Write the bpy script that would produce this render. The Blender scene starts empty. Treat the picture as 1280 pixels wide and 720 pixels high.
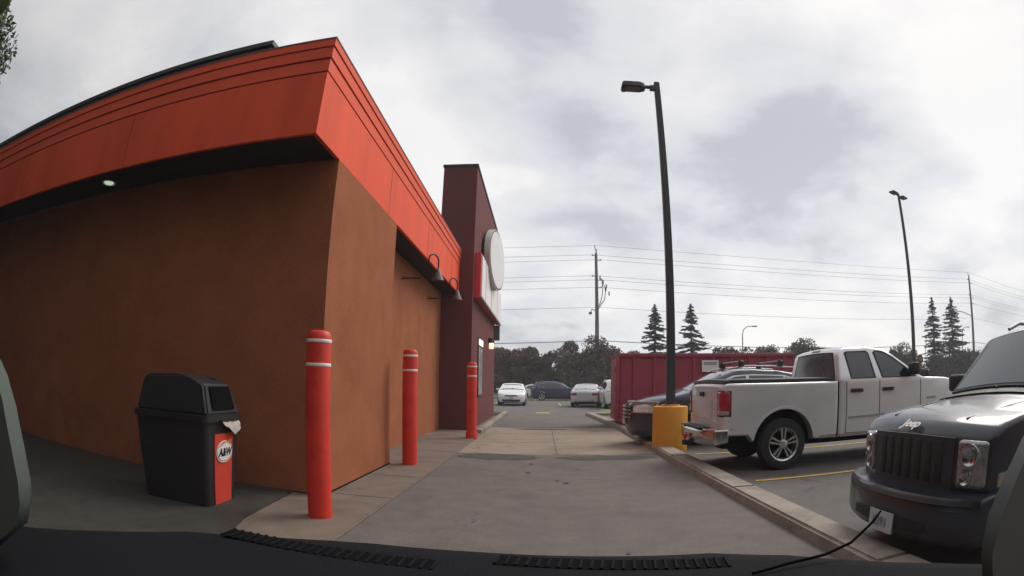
import bpy, bmesh, math, random
import numpy as np
from mathutils import Matrix, Vector
R = math.radians
sc = bpy.context.scene
COL = sc.collection
H = 1.33

# ------------------------------------------------------------------ camera (wide dashcam lens)
cd = bpy.data.cameras.new('dashcam'); cam = bpy.data.objects.new('dashcam', cd); COL.objects.link(cam); sc.camera = cam
cd.clip_start = 0.02; cd.clip_end = 4000
cd.type = 'PANO'; cd.panorama_type = 'FISHEYE_LENS_POLYNOMIAL'
cd.sensor_fit = 'HORIZONTAL'; cd.sensor_width = 36; cd.sensor_height = 20.25
F_, K_ = 705.35, -.07533
_t = np.linspace(.001, 1.3, 500); _r = F_*(_t+K_*_t**3)*36/1280
_c = np.linalg.lstsq(np.stack([_r, _r**2, _r**3, _r**4], 1), _t, rcond=None)[0]
cd.fisheye_fov = math.pi
cd.fisheye_polynomial_k0 = 0
cd.fisheye_polynomial_k1, cd.fisheye_polynomial_k2, cd.fisheye_polynomial_k3, cd.fisheye_polynomial_k4 = [float(-v) for v in _c]
cd.shift_x = -21.98/1280; cd.shift_y = 50.52/720
def _rot(p, y, r):
    return (Matrix.Rotation(y, 3, 'Z') @ Matrix.Rotation(p, 3, 'X') @ Matrix.Rotation(r, 3, 'Y'))
_M = _rot(.099475, .02402, -.01247)
_B = Matrix(((1, 0, 0), (0, 0, -1), (0, 1, 0)))
cam.matrix_world = Matrix.Translation((0, 0, H)) @ (_M @ _B).to_4x4()

# ------------------------------------------------------------------ sky, sun, exposure
SUN_EL, SUN_AZ = R(46), R(52)           # azimuth measured from +Y towards +X
w = bpy.data.worlds.new('World'); sc.world = w; w.use_nodes = True
N = w.node_tree.nodes; L = w.node_tree.links; N.clear()
def wn(t, **k):
    n = N.new(t)
    for a, b in k.items(): setattr(n, a, b)
    return n
out = wn('ShaderNodeOutputWorld'); bg = wn('ShaderNodeBackground'); bg.inputs[1].default_value = .15
sky = wn('ShaderNodeTexSky', sky_type='NISHITA'); sky.sun_disc = False; sky.sun_elevation = SUN_EL; sky.sun_rotation = SUN_AZ
geo = wn('ShaderNodeTexCoord'); sep = wn('ShaderNodeSeparateXYZ'); L.new(geo.outputs['Generated'], sep.inputs[0])
def mth(op, a, b=None, clamp=False):
    n = wn('ShaderNodeMath', operation=op); n.use_clamp = clamp
    for i, v in enumerate((a, b)):
        if v is None: continue
        if isinstance(v, (int, float)): n.inputs[i].default_value = v
        else: L.new(v, n.inputs[i])
    return n.outputs[0]
CLX, CLY = -.48, .50
zz = mth('ADD', mth('MAXIMUM', sep.outputs[2], 0.0), .30)
cx = mth('ADD', mth('DIVIDE', sep.outputs[0], zz), CLX); cy = mth('ADD', mth('DIVIDE', sep.outputs[1], zz), CLY)
cmb = wn('ShaderNodeCombineXYZ'); L.new(cx, cmb.inputs[0]); L.new(cy, cmb.inputs[1]); cmb.inputs[2].default_value = 12.9
def noise(scale, det, rough, vec, dist=0.0):
    n = wn('ShaderNodeTexNoise'); n.inputs['Scale'].default_value = scale; n.inputs['Detail'].default_value = det
    n.inputs['Roughness'].default_value = rough; n.inputs['Distortion'].default_value = dist; L.new(vec, n.inputs['Vector']); return n.outputs[0]
n1 = noise(1.05, 6, .48, cmb.outputs[0], .35)
n2 = noise(3.4, 5, .55, cmb.outputs[0], .2)
cl = mth('ADD', mth('MULTIPLY', n1, .70), mth('MULTIPLY', n2, .30))
rp = wn('ShaderNodeValToRGB'); L.new(cl, rp.inputs[0])
e = rp.color_ramp.elements
e[0].position = .39; e[0].color = (4.0, 4.02, 4.32, 1)
e[1].position = .57; e[1].color = (6.9, 6.8, 6.65, 1)
m_ = e.new(.45); m_.color = (5.3, 5.35, 5.6, 1)
m_ = e.new(.505); m_.color = (6.0, 5.95, 6.0, 1)
# brighter cloud round the veiled sun, darker away from it
sd = Vector((math.sin(SUN_AZ)*math.cos(SUN_EL), math.cos(SUN_AZ)*math.cos(SUN_EL), math.sin(SUN_EL)))
dt = wn('ShaderNodeVectorMath', operation='DOT_PRODUCT'); L.new(geo.outputs['Generated'], dt.inputs[0]); dt.inputs[1].default_value = sd
gl = wn('ShaderNodeMapRange'); L.new(dt.outputs['Value'], gl.inputs[0])
gl.inputs[1].default_value = -.7; gl.inputs[2].default_value = .55; gl.inputs[3].default_value = .34; gl.inputs[4].default_value = .96
sc_ = wn('ShaderNodeVectorMath', operation='SCALE'); L.new(rp.outputs[0], sc_.inputs[0]); L.new(gl.outputs[0], sc_.inputs['Scale'])
hb_ = wn('ShaderNodeMapRange'); L.new(sep.outputs[2], hb_.inputs[0]); hb_.inputs[1].default_value = .0; hb_.inputs[2].default_value = .42; hb_.inputs[3].default_value = 1.16; hb_.inputs[4].default_value = 1.0
sc2 = wn('ShaderNodeVectorMath', operation='SCALE'); L.new(sc_.outputs[0], sc2.inputs[0]); L.new(hb_.outputs[0], sc2.inputs['Scale']); sc_ = sc2
mix = wn('ShaderNodeMix', data_type='RGBA'); mix.inputs[0].default_value = .93
L.new(sky.outputs[0], mix.inputs[6]); L.new(sc_.outputs[0], mix.inputs[7])
L.new(mix.outputs[2], bg.inputs[0]); L.new(bg.outputs[0], out.inputs[0])
sl = bpy.data.lights.new('sun', 'SUN'); sun = bpy.data.objects.new('sun', sl); COL.objects.link(sun)
sl.energy = 2.4; sl.angle = R(32); sl.color = (1, .95, .88)
sun.rotation_euler = sd.to_track_quat('Z', 'Y').to_euler(); sun.location = (20, 20, 60)
vs = sc.view_settings; vs.view_transform = 'Standard'; vs.look = 'None'; vs.exposure = 0.0; vs.gamma = 1; vs.use_curve_mapping = False
sc.render.engine = 'CYCLES'
sc.cycles.max_bounces = 5; sc.cycles.transparent_max_bounces = 6
sc.cycles.use_denoising = True

# ------------------------------------------------------------------ materials
def mat(name, col, rough=.6, metal=0.0, var=.12, scale=6.0, bump=0.0, bscale=60.0, coat=0.0, spec=.5, emit=None, estr=0, stain=0.0, stainscale=.6, stretch=None, crack=0.0, crackscale=.45, speck=0.0):
    m = bpy.data.materials.new(name); m.use_nodes = True; nt = m.node_tree; n = nt.nodes; l = nt.links
    p = n['Principled BSDF']; p.inputs['Roughness'].default_value = rough; p.inputs['Metallic'].default_value = metal
    p.inputs['Coat Weight'].default_value = coat; p.inputs['Coat Roughness'].default_value = .06; p.inputs['Specular IOR Level'].default_value = spec
    tc = n.new('ShaderNodeTexCoord'); vec = tc.outputs['Object']
    if stretch:
        mp = n.new('ShaderNodeMapping'); mp.inputs['Scale'].default_value = stretch; l.new(vec, mp.inputs[0]); vec = mp.outputs[0]
    nz = n.new('ShaderNodeTexNoise'); nz.inputs['Scale'].default_value = scale; nz.inputs['Detail'].default_value = 6; nz.inputs['Roughness'].default_value = .6; l.new(vec, nz.inputs['Vector'])
    r = n.new('ShaderNodeValToRGB'); l.new(nz.outputs[0], r.inputs[0])
    r.color_ramp.elements[0].position = .3; r.color_ramp.elements[1].position = .7
    r.color_ramp.elements[0].color = tuple(c*(1-var) for c in col)+(1,); r.color_ramp.elements[1].color = tuple(min(1, c*(1+var)) for c in col)+(1,)
    o = r.outputs[0]
    if stain:
        nz2 = n.new('ShaderNodeTexNoise'); nz2.inputs['Scale'].default_value = stainscale; nz2.inputs['Detail'].default_value = 8; nz2.inputs['Roughness'].default_value = .65; nz2.inputs['Distortion'].default_value = .6; l.new(vec, nz2.inputs['Vector'])
        r2 = n.new('ShaderNodeMapRange'); r2.inputs[1].default_value = .5; r2.inputs[2].default_value = .72; r2.inputs[3].default_value = 1; r2.inputs[4].default_value = 1-stain; l.new(nz2.outputs[0], r2.inputs[0])
        v = n.new('ShaderNodeVectorMath'); v.operation = 'SCALE'; l.new(o, v.inputs[0]); l.new(r2.outputs[0], v.inputs['Scale']); o = v.outputs[0]
    if speck:
        nz3 = n.new('ShaderNodeTexNoise'); nz3.inputs['Scale'].default_value = 75; nz3.inputs['Detail'].default_value = 3; l.new(vec, nz3.inputs['Vector'])
        r3 = n.new('ShaderNodeMapRange'); r3.inputs[1].default_value = .38; r3.inputs[2].default_value = .66; r3.inputs[3].default_value = 1-speck; r3.inputs[4].default_value = 1+speck; l.new(nz3.outputs[0], r3.inputs[0])
        v3 = n.new('ShaderNodeVectorMath'); v3.operation = 'SCALE'; l.new(o, v3.inputs[0]); l.new(r3.outputs[0], v3.inputs['Scale']); o = v3.outputs[0]
    if crack:
        nw = n.new('ShaderNodeTexNoise'); nw.inputs['Scale'].default_value = 1.6; nw.inputs['Detail'].default_value = 5; l.new(vec, nw.inputs['Vector'])
        av = n.new('ShaderNodeVectorMath'); av.operation = 'MULTIPLY_ADD'; l.new(nw.outputs['Color'], av.inputs[0]); av.inputs[1].default_value = (1.1, 1.1, 0); l.new(vec, av.inputs[2])
        vo = n.new('ShaderNodeTexVoronoi'); vo.feature = 'DISTANCE_TO_EDGE'; vo.inputs['Scale'].default_value = crackscale; l.new(av.outputs[0], vo.inputs['Vector'])
        r4 = n.new('ShaderNodeMapRange'); r4.inputs[1].default_value = .001; r4.inputs[2].default_value = .006; r4.inputs[3].default_value = 1-crack; r4.inputs[4].default_value = 1; l.new(vo.outputs['Distance'], r4.inputs[0])
        # only some of the cells are cracked
        nm = n.new('ShaderNodeTexNoise'); nm.inputs['Scale'].default_value = .35; l.new(vec, nm.inputs['Vector'])
        r5 = n.new('ShaderNodeMapRange'); r5.inputs[1].default_value = .50; r5.inputs[2].default_value = .56; l.new(nm.outputs[0], r5.inputs[0])
        mx = n.new('ShaderNodeMix'); l.new(r5.outputs[0], mx.inputs[0]); mx.inputs[2].default_value = 1; l.new(r4.outputs[0], mx.inputs[3])
        v4 = n.new('ShaderNodeVectorMath'); v4.operation = 'SCALE'; l.new(o, v4.inputs[0]); l.new(mx.outputs[0], v4.inputs['Scale']); o = v4.outputs[0]
    l.new(o, p.inputs['Base Color'])
    rr = n.new('ShaderNodeMapRange'); rr.inputs[3].default_value = max(0, rough-.08); rr.inputs[4].default_value = min(1, rough+.1); l.new(nz.outputs[0], rr.inputs[0]); l.new(rr.outputs[0], p.inputs['Roughness'])
    if bump:
        nb = n.new('ShaderNodeTexNoise'); nb.inputs['Scale'].default_value = bscale; nb.inputs['Detail'].default_value = 4; l.new(tc.outputs['Object'], nb.inputs['Vector'])
        b = n.new('ShaderNodeBump'); b.inputs['Strength'].default_value = bump; b.inputs['Distance'].default_value = .01; l.new(nb.outputs[0], b.inputs['Height']); l.new(b.outputs[0], p.inputs['Normal'])
    if emit:
        p.inputs['Emission Color'].default_value = (*emit, 1); p.inputs['Emission Strength'].default_value = estr
    return m
def glass(name, col=(.02, .025, .03), rough=.04):
    return mat(name, col, rough, 0, .1, 2, spec=.8, coat=.4)
M = dict(
    asphalt=mat('asphalt', (.128, .109, .100), .9, 0, .16, 3, .6, 130, stain=.30, stainscale=.5, crack=.6, speck=.16),
    asphalt_lot=mat('asphalt_lot', (.122, .110, .102), .9, 0, .16, 3, .6, 130, stain=.35, stainscale=.4, crack=.6, speck=.16),
    asphalt_patch=mat('asphalt_patch', (.050, .047, .045), .85, 0, .2, 12, .5, 120),
    concrete=mat('concrete', (.245, .193, .146), .85, 0, .14, 2.5, .3, 90, stain=.38, stainscale=.7, crack=.5, crackscale=.3, speck=.10),
    walk=mat('walk', (.155, .117, .092), .85, 0, .14, 3, .3, 90, stain=.38, stainscale=1.2, speck=.12),
    kerb=mat('kerb', (.27, .228, .190), .85, 0, .18, 5, .4, 80, stain=.45, stainscale=1.6, speck=.14),
    yellow=mat('yellow_paint', (.50, .34, .07), .75, 0, .3, 18, .2, 90, stain=.4, stainscale=5),
    grass=mat('grass', (.11, .165, .045), .95, 0, .35, 3, .6, 30),
    soil=mat('soil', (.032, .027, .021), .95, 0, .3, 6, .5, 30),
    stucco=mat('stucco', (.33, .118, .058), .95, 0, .10, 2.2, .8, 85, spec=.1, stain=.16, stainscale=.9, speck=.12),
    maroon=mat('maroon', (.135, .042, .040), .85, 0, .1, 2, .3, 150, spec=.2),
    fascia=mat('fascia', (.77, .102, .044), .6, 0, .08, 1.3, stain=.16, stainscale=1.1, spec=.14, stretch=(1.6, 1.6, .25)),
    fascia_trim=mat('fascia_trim', (.74, .105, .048), .6, 0, .07, 1.5, spec=.15),
    groove=mat('groove', (.10, .012, .008), .7),
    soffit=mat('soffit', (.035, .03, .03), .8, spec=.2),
    cap=mat('cap', (.13, .12, .14), .6, 0, .15, 4),
    black=mat('black_metal', (.02, .02, .024), .5, 0, .2, 5),
    pole=mat('pole_paint', (.028, .027, .035), .55, 0, .2, 5),
    poleyel=mat('bollard_yellow', (.68, .30, .025), .5, 0, .07, 5, stain=.2, stainscale=2.5),
    bred=mat('bollard_red', (.66, .036, .018), .45, 0, .08, 4, stain=.3, stainscale=3.5),
    white=mat('white_paint', (.75, .73, .70), .5, 0, .06, 6),
    signwhite=mat('sign_white', (.74, .70, .68), .4, 0, .05, 2, coat=.2),
    signrim=mat('sign_rim', (.50, .48, .47), .5),
    signred=mat('sign_red', (.62, .03, .03), .45),
    lampgrey=mat('lamp_grey', (.13, .115, .115), .5, .3, .1, 6),
    lit=mat('lit_lamp', (.8, .75, .6), .5, emit=(1, .85, .6), estr=1.0),
    litgreen=mat('lit_recess', (.5, .6, .5), .5, emit=(.75, 1, .75), estr=.55),
    plastic=mat('bin_plastic', (.016, .015, .017), .5, 0, .15, 8, .15, 80),
    hole=mat('hole', (.004, .004, .005), .9, spec=.05),
    binred=mat('bin_red', (.60, .055, .03), .45, 0, .06, 5),
    bag=mat('bag', (.42, .38, .34), .45, 0, .2, 20, .6, 25),
    silver=mat('silver_paint', (.71, .715, .73), .30, .45, .03, 3, coat=.5),
    silver2=mat('light_silver_paint', (.55, .56, .58), .35, .4, .03, 3, coat=.6),
    grilledark=mat('grille_dark', (.028, .031, .042), .5, 0, .1, 4),
    navy=mat('navy_paint', (.020, .024, .046), .32, .2, .1, 3, coat=.8),
    darkblue=mat('dark_blue_paint', (.035, .045, .10), .3, .4, .1, 3, coat=.7),
    jeep=mat('dark_slate_paint', (.018, .022, .034), .34, .1, .12, 3, coat=.5),
    wpaint=mat('white_car_paint', (.78, .78, .77), .3, 0, .03, 3, coat=.6),
    lens2=mat('bright_lens', (.62, .62, .63), .45, 0, .3, 20, spec=.2),
    frost=mat('frosted_pane', (.30, .33, .31), .25, 0, .1, 2),
    trim=mat('black_trim', (.015, .015, .017), .6, 0, .2, 8),
    under=mat('underbody', (.006, .006, .007), .95, spec=.05),
    chrome=mat('chrome', (.48, .48, .49), .18, 1, .05, 6),
    alloy=mat('alloy', (.58, .58, .59), .28, .9, .05, 6),
    tyre=mat('tyre', (.017, .017, .018), .85, 0, .2, 12, .3, 60),
    glass=glass('tinted_glass'),
    glassb=glass('screen_glass', (.05, .065, .08), .12),
    redlens=mat('red_lens', (.36, .012, .035), .15, 0, .12, 14, coat=.6),
    amber=mat('amber_lens', (.30, .26, .22), .15, 0, .12, 14, coat=.6),
    lens=mat('clear_lens', (.26, .26, .27), .14, .5, .35, 22, coat=1),
    plate=mat('plate', (.50, .52, .55), .5, 0, .05, 8),
    ink=mat('ink', (.14, .16, .22), .6),
    dumpster=mat('dumpster_paint', (.29, .038, .064), .6, .05, .12, 1.6, .1, 20, stain=.25, stainscale=.9),
    wood=mat('pole_wood', (.15, .135, .13), .9, 0, .2, 6, .4, 30, stretch=(4, 4, .4)),
    galv=mat('galvanised', (.34, .34, .35), .5, .5, .1, 8),
    wire=mat('wire', (.14, .14, .15), .6),
    bark=mat('bark', (.055, .042, .035), .95, 0, .25, 5, .6, 20),
    purple=mat('purple_leaves', (.118, .076, .072), .8, 0, .35, .8, spec=.2),
    leaf=mat('green_leaves', (.070, .105, .040), .7, 0, .4, .8, spec=.3),
    darkleaf=mat('dark_leaves', (.075, .075, .055), .75, 0, .4, .8, spec=.25),
    needle=mat('needles', (.050, .062, .055), .8, 0, .4, .9, spec=.2),
    dash=mat('dash_vinyl', (.007, .007, .009), .95, 0, .12, 5, .35, 220, spec=.12),
    pillar=mat('reflection_grey', (.095, .11, .098), .95, 0, .10, 3, 0, 200, spec=.1),  # greys of the windscreen reflections, left here and right below
    reflected2=mat('reflection_pale', (.16, .17, .168), .95, 0, .10, 3, 0, 200, spec=.1),
    skin=mat('skin', (.23, .155, .125), .55, 0, .06, 8),
    hair=mat('hair', (.02, .014, .012), .6),
    shirt=mat('shirt', (.05, .05, .06), .85),
    jeans=mat('jeans', (.04, .05, .09), .9),
    orange=mat('orange_ink', (.75, .18, .03), .5),
)

# ------------------------------------------------------------------ helpers
def finish(name, bm, m, parent=None, smooth=None, kind=None, loc=None):
    bmesh.ops.recalc_face_normals(bm, faces=bm.faces)
    me = bpy.data.meshes.new(name); bm.to_mesh(me); bm.free()
    return link(name, me, m, parent, smooth, kind, loc)
def link(name, me, m, parent=None, smooth=None, kind=None, loc=None):
    ms = m if isinstance(m, (list, tuple)) else [m]
    for x in ms: me.materials.append(M[x] if isinstance(x, str) else x)
    if smooth is not None:
        me.polygons.foreach_set('use_smooth', [True]*len(me.polygons)); me.set_sharp_from_angle(angle=R(smooth))
    o = bpy.data.objects.new(name, me); COL.objects.link(o)
    if parent: o.parent = parent
    if kind: o['kind'] = kind
    if loc is not None: o.location = loc
    return o
def tag(o, label, cat, group=None):
    o['label'] = label; o['category'] = cat
    if group: o['group'] = group
    return o
def thing(name, label, cat, loc=(0, 0, 0), rz=0, group=None):
    o = bpy.data.objects.new(name, None); COL.objects.link(o); o.location = loc; o.rotation_euler = (0, 0, rz); o.empty_display_size = .2
    return tag(o, label, cat, group)
def copy_tree(o, label, loc=None, rz=None, parent=None):
    c = o.copy(); COL.objects.link(c)
    if parent: c.parent = parent
    else:
        c['label'] = label
        if loc: c.location = loc
        if rz is not None: c.rotation_euler = (0, 0, rz)
    for ch in list(o.children): copy_tree(ch, None, parent=c)
    return c
def box(bm, x0, x1, y0, y1, z0, z1, bev=0.0, seg=2):
    vs_ = [bm.verts.new(p) for p in ((x0, y0, z0), (x1, y0, z0), (x1, y1, z0), (x0, y1, z0), (x0, y0, z1), (x1, y0, z1), (x1, y1, z1), (x0, y1, z1))]
    fs = [bm.faces.new([vs_[i] for i in q]) for q in ((0, 3, 2, 1), (4, 5, 6, 7), (0, 1, 5, 4), (1, 2, 6, 5), (2, 3, 7, 6), (3, 0, 4, 7))]
    if bev:
        es = list({e for f in fs for e in f.edges}); bmesh.ops.bevel(bm, geom=es, offset=bev, segments=seg, affect='EDGES', profile=.5)
    return bm
def bx(name, m, parent, *a, bev=0.0, seg=2, kind=None, smooth=None):
    bm = bmesh.new(); box(bm, *a, bev=bev, seg=seg); return finish(name, bm, m, parent, smooth or (40 if bev else None), kind)
def tube(bm, pts, r, n=8, cap=True):
    pts = [Vector(p) for p in pts]; rs = r if isinstance(r, (list, tuple)) else [r]*len(pts); rings = []
    up = None
    for i, p in enumerate(pts):
        t = (pts[min(i+1, len(pts)-1)]-pts[max(i-1, 0)]).normalized()
        a = Vector((0, 0, 1)) if abs(t.z) < .9 else Vector((0, 1, 0))
        if up is not None: a = up
        s = t.cross(a).normalized(); u = s.cross(t).normalized(); up = u
        rings.append([bm.verts.new(p+(s*math.cos(2*math.pi*k/n)+u*math.sin(2*math.pi*k/n))*rs[i]) for k in range(n)])
    for A, B in zip(rings, rings[1:]):
        for k in range(n): bm.faces.new((A[k], A[(k+1) % n], B[(k+1) % n], B[k]))
    if cap: bm.faces.new(rings[0][::-1]); bm.faces.new(rings[-1])
    return bm
def lathe(bm, prof, n=32, axis='Z', c=(0, 0, 0), cap=True):
    rings = []
    for (r, h) in prof:
        ring = []
        for k in range(n):
            a = 2*math.pi*k/n
            p = (r*math.cos(a), r*math.sin(a), h) if axis == 'Z' else (r*math.cos(a), h, r*math.sin(a))
            ring.append(bm.verts.new((p[0]+c[0], p[1]+c[1], p[2]+c[2])))
        rings.append(ring)
    for A, B in zip(rings, rings[1:]):
        for k in range(n): bm.faces.new((A[k], A[(k+1) % n], B[(k+1) % n], B[k]))
    if cap and prof[0][0] > 1e-4: bm.faces.new(rings[0])
    if cap and prof[-1][0] > 1e-4: bm.faces.new(rings[-1][::-1])
    bmesh.ops.remove_doubles(bm, verts=bm.verts, dist=1e-5)
    return bm
def text_mesh(name, s, size, m, parent, mw, ext=.002, shear=0, bold=0.0):
    cu = bpy.data.curves.new(name, 'FONT'); cu.body = s; cu.size = size; cu.align_x = 'CENTER'; cu.align_y = 'CENTER'; cu.extrude = ext; cu.shear = shear; cu.offset = bold; cu.resolution_u = 3
    o = bpy.data.objects.new('tmp', cu); COL.objects.link(o)
    bpy.context.view_layer.update()
    me = bpy.data.meshes.new_from_object(o.evaluated_get(bpy.context.evaluated_depsgraph_get()))
    bpy.data.objects.remove(o); me.transform(mw); me.materials.clear(); me.name = name
    return link(name, me, m, parent)
def frame(origin, right, up):
    r = Vector(right).normalized(); u = Vector(up).normalized(); n = r.cross(u)
    return Matrix.Translation(origin) @ Matrix((r, u, n)).transposed().to_4x4()

# ------------------------------------------------------------------ ground and paving (sheets 4 mm apart)
def sheet(name, pts, z, m, zb=None, parent=None, bev=0.0, kind='structure'):
    bm = bmesh.new(); v = [bm.verts.new((x, y, z)) for x, y in pts]; f = bm.faces.new(v)
    if zb is not None:
        ex = bmesh.ops.extrude_face_region(bm, geom=[f]); bmesh.ops.translate(bm, vec=(0, 0, zb-z), verts=[q for q in ex['geom'] if isinstance(q, bmesh.types.BMVert)])
        if bev:
            bmesh.ops.bevel(bm, geom=[e_ for e_ in bm.edges if all(abs(q.co.z-z) < 1e-4 for q in e_.verts)], offset=bev, segments=3, affect='EDGES')
    return finish(name, bm, m, parent, 35 if bev else None, kind)
sheet('ground', [(-1500, -600), (1500, -600), (1500, 2500), (-1500, 2500)], -.004, 'grass')
sheet('parking_lot', [(-60, -30), (90, -30), (90, 52.5), (-60, 52.5)], 0.0, 'asphalt_lot')
def wav(x0, x1, y, n, amp, seed):
    rnd = random.Random(seed); return [(x0+(x1-x0)*i/(n-1), y+rnd.uniform(-amp, amp)) for i in range(n)]
sheet('drive_lane', [(-1.6, -20), (2.25, -20)]+wav(2.25, -1.6, 10.55, 12, .05, 1), .004, 'asphalt')
sheet('lane_slab', wav(-1.6, 2.25, 10.57, 12, .045, 1)[:]+wav(2.2, -1.6, 17.3, 8, .05, 4), .005, 'concrete')
sheet('lane_far', wav(-1.6, 2.2, 17.33, 8, .05, 5)+[(2.0, 27.5), (-1.5, 27.5)], .004, 'asphalt')
rp_ = random.Random(3)
def blob(cx_, cy_, rx, ry, n, seed):
    rr_ = random.Random(seed); return [(cx_+math.cos(2*math.pi*i/n)*rx*rr_.uniform(.82, 1.1), cy_+math.sin(2*math.pi*i/n)*ry*rr_.uniform(.75, 1.15)) for i in range(n)]
sheet('asphalt_patch', blob(-.80, 10.12, .78, .40, 22, 2), .009, 'asphalt_patch')
sheet('asphalt_patch', blob(1.20, 10.05, .92, .33, 22, 7), .009, 'asphalt_patch')
sheet('asphalt_patch', blob(-.05, 16.7, .85, .30, 20, 9), .009, 'asphalt_patch')
for k in range(12):
    x_, y_ = rp_.gauss(.3, .35), rp_.uniform(3, 15); sheet('oil_spot', blob(x_, y_, rp_.uniform(.015, .05), rp_.uniform(.015, .06), 9, k), .0115, 'asphalt_patch')
sheet('lane_joint', [(-1.6, 17.28), (2.18, 17.22), (2.18, 17.36), (-1.6, 17.42)], .011, 'asphalt_patch')
bm = bmesh.new()
for y in (12.75, 15.05): box(bm, -1.56, 2.2, y-.008, y+.008, .004, .0072)
box(bm, .28, .295, 10.6, 17.25, .004, .0070)
finish('slab_joint', bm, 'asphalt_patch', None, None, 'structure')
bm = bmesh.new()
for k in range(14):
    y = 5.9+k*1.5; box(bm, -2.86, -1.62, y-.006, y+.006, .034, .0375)
finish('walk_joint', bm, 'asphalt_patch', None, None, 'structure')
# concrete walk along the building, with its low kerb
sheet('walkway', [(-14, 4.2), (-14, -6), (-1.68, -6), (-1.64, 5), (-1.58, 10.6), (-1.56, 15.0), (-1.6, 25.2), (-2.1, 26.3), (-3.4, 26.6), (-3.6, 26), (-3.6, 4.2)], .035, 'walk', -.02, bev=.012)
sheet('planting_bed', [(-20, -6), (-2.62, -6), (-2.5, 3.9), (-2.62, 4.3), (-2.75, 5.69), (-20, 5.69)], .062, 'soil', .03, bev=.01)
bm = bmesh.new()
for y0, y1 in ((14.62, 18.6), (18.62, 22.4), (22.42, 25.2)): box(bm, -1.74, -1.56, y0, y1, 0, .13, .02)
finish('kerb', bm, 'kerb', None, 40, 'structure')
sheet('planting_bed', [(-3.3, 23.3), (-1.78, 23.3), (-1.78, 25.0), (-2.2, 25.9), (-3.3, 26.0)], .075, 'soil', .02)
# right-hand kerb divider, cast in lengths
kl = [(-8, 2.2, 2.56), (-2, 2.2, 2.56), (3.0, 2.21, 2.57), (6.2, 2.21, 2.57), (9.4, 2.2, 2.58), (12.4, 2.22, 2.62), (15.3, 2.26, 2.65), (18.4, 2.2, 2.56), (21.5, 2.05, 2.42), (24.2, 1.93, 2.28)]
bm = bmesh.new()
for (ya, xa, xb), (yb, xc, xd) in zip(kl, kl[1:]):
    yb2 = yb-.014
    v = [bm.verts.new(p) for p in ((xa, ya, 0), (xb, ya, 0), (xd, yb2, 0), (xc, yb2, 0), (xa+.02, ya, .118), (xb-.02, ya, .118), (xd-.02, yb2, .118), (xc+.02, yb2, .118))]
    fs = [bm.faces.new([v[i] for i in q]) for q in ((0, 3, 2, 1), (4, 5, 6, 7), (0, 1, 5, 4), (1, 2, 6, 5), (2, 3, 7, 6), (3, 0, 4, 7))]
    bmesh.ops.bevel(bm, geom=list({e_ for f in fs for e_ in f.edges if abs(e_.verts[0].co.z-.118) < .01 and abs(e_.verts[1].co.z-.118) < .01}), offset=.025, segments=3, affect='EDGES')
finish('kerb', bm, 'kerb', None, 40, 'structure')
sheet('kerb', [(1.93, 24.2), (2.28, 24.2), (4.6, 24.9), (4.6, 25.2), (2.3, 24.9), (1.95, 25.1)], .115, 'kerb', 0, bev=.02)
sheet('grass_verge', [(2.5, 25.2), (4.6, 25.4), (5.6, 29.5), (3.1, 29.5)], .06, 'grass', 0)
# painted lines
bm = bmesh.new()
for y in (3.85, 7.08, 10.28, 13.5, 16.7):
    a = .03*math.sin(y)
    v = [bm.verts.new(p) for p in ((2.9, y-.05, .008), (8.1, y-.05+a, .008), (8.1, y+.05+a, .008), (2.9, y+.05, .008))]; bm.faces.new(v)
for x in (-6.2, -3.2, 1.2, 4.2, 7.2, 10.2):
    v = [bm.verts.new(p) for p in ((x-.05, 36, .008), (x+.05, 36, .008), (x+.05, 41.5, .008), (x-.05, 41.5, .008))]; bm.faces.new(v)
for x in (-3.5, -.6, 2.3, 5.2):
    v = [bm.verts.new(p) for p in ((x-.05, 46.5, .008), (x+.05, 46.5, .008), (x+.05, 51.5, .008), (x-.05, 51.5, .008))]; bm.faces.new(v)
v = [bm.verts.new(p) for p in ((-.3, 26.1, .013), (.35, 26.1, .013), (.35, 26.9, .013), (-.3, 26.9, .013))]; bm.faces.new(v)
finish('line_markings', bm, 'yellow', None, None, 'structure')
bx('kerb', 'kerb', None, -60, 90, 52.5, 52.75, 0, .14, bev=.02, kind='structure')
bm = bmesh.new()
v = [bm.verts.new(p) for p in ((-60, 52.76, .10), (90, 52.76, .10), (90, 56.5, .55), (-60, 56.5, .55), (90, 64, .5), (-60, 64, .5))]
bm.faces.new((v[0], v[1], v[2], v[3])); bm.faces.new((v[3], v[2], v[4], v[5])); finish('grass_bank', bm, 'grass', None, None, 'structure')
sheet('road', [(-200, 66), (200, 66), (200, 80), (-200, 80)], .02, 'asphalt_lot')

# ------------------------------------------------------------------ restaurant building
FX, FY, ZB, ZT = -2.37, 4.94, 3.85, 5.10
XL, YB = -20.0, 24.0
b = thing('restaurant_building', 'brown stucco restaurant with an orange roof fascia and a tall maroon tower', 'restaurant', (-8, 12, 0))
OFF = Vector((8, -12, 0))
def bpart(name, bm, m, parent=b, smooth=None):
    bmesh.ops.translate(bm, vec=OFF if parent is b else OFF, verts=bm.verts); return finish(name, bm, m, parent, smooth)
def bbox(name, m, *a, parent=b, bev=0.0):
    bm = bmesh.new(); box(bm, *a, bev=bev); return bpart(name, bm, m, parent, 40 if bev else None)
bbox('front_wall', 'stucco', XL, -2.90, 5.70, 5.95, .035, ZB-.003)
bbox('corner_pier', 'stucco', -2.90, FX, 5.702, 8.52, .05, ZB-.002)
bbox('base_gap', 'hole', -2.88, FX+.012, 5.72, 8.5, .03, .05)
bbox('side_wall', 'stucco', -3.1, -2.87, 8.52, 15.5, .035, ZB+.3)
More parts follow.
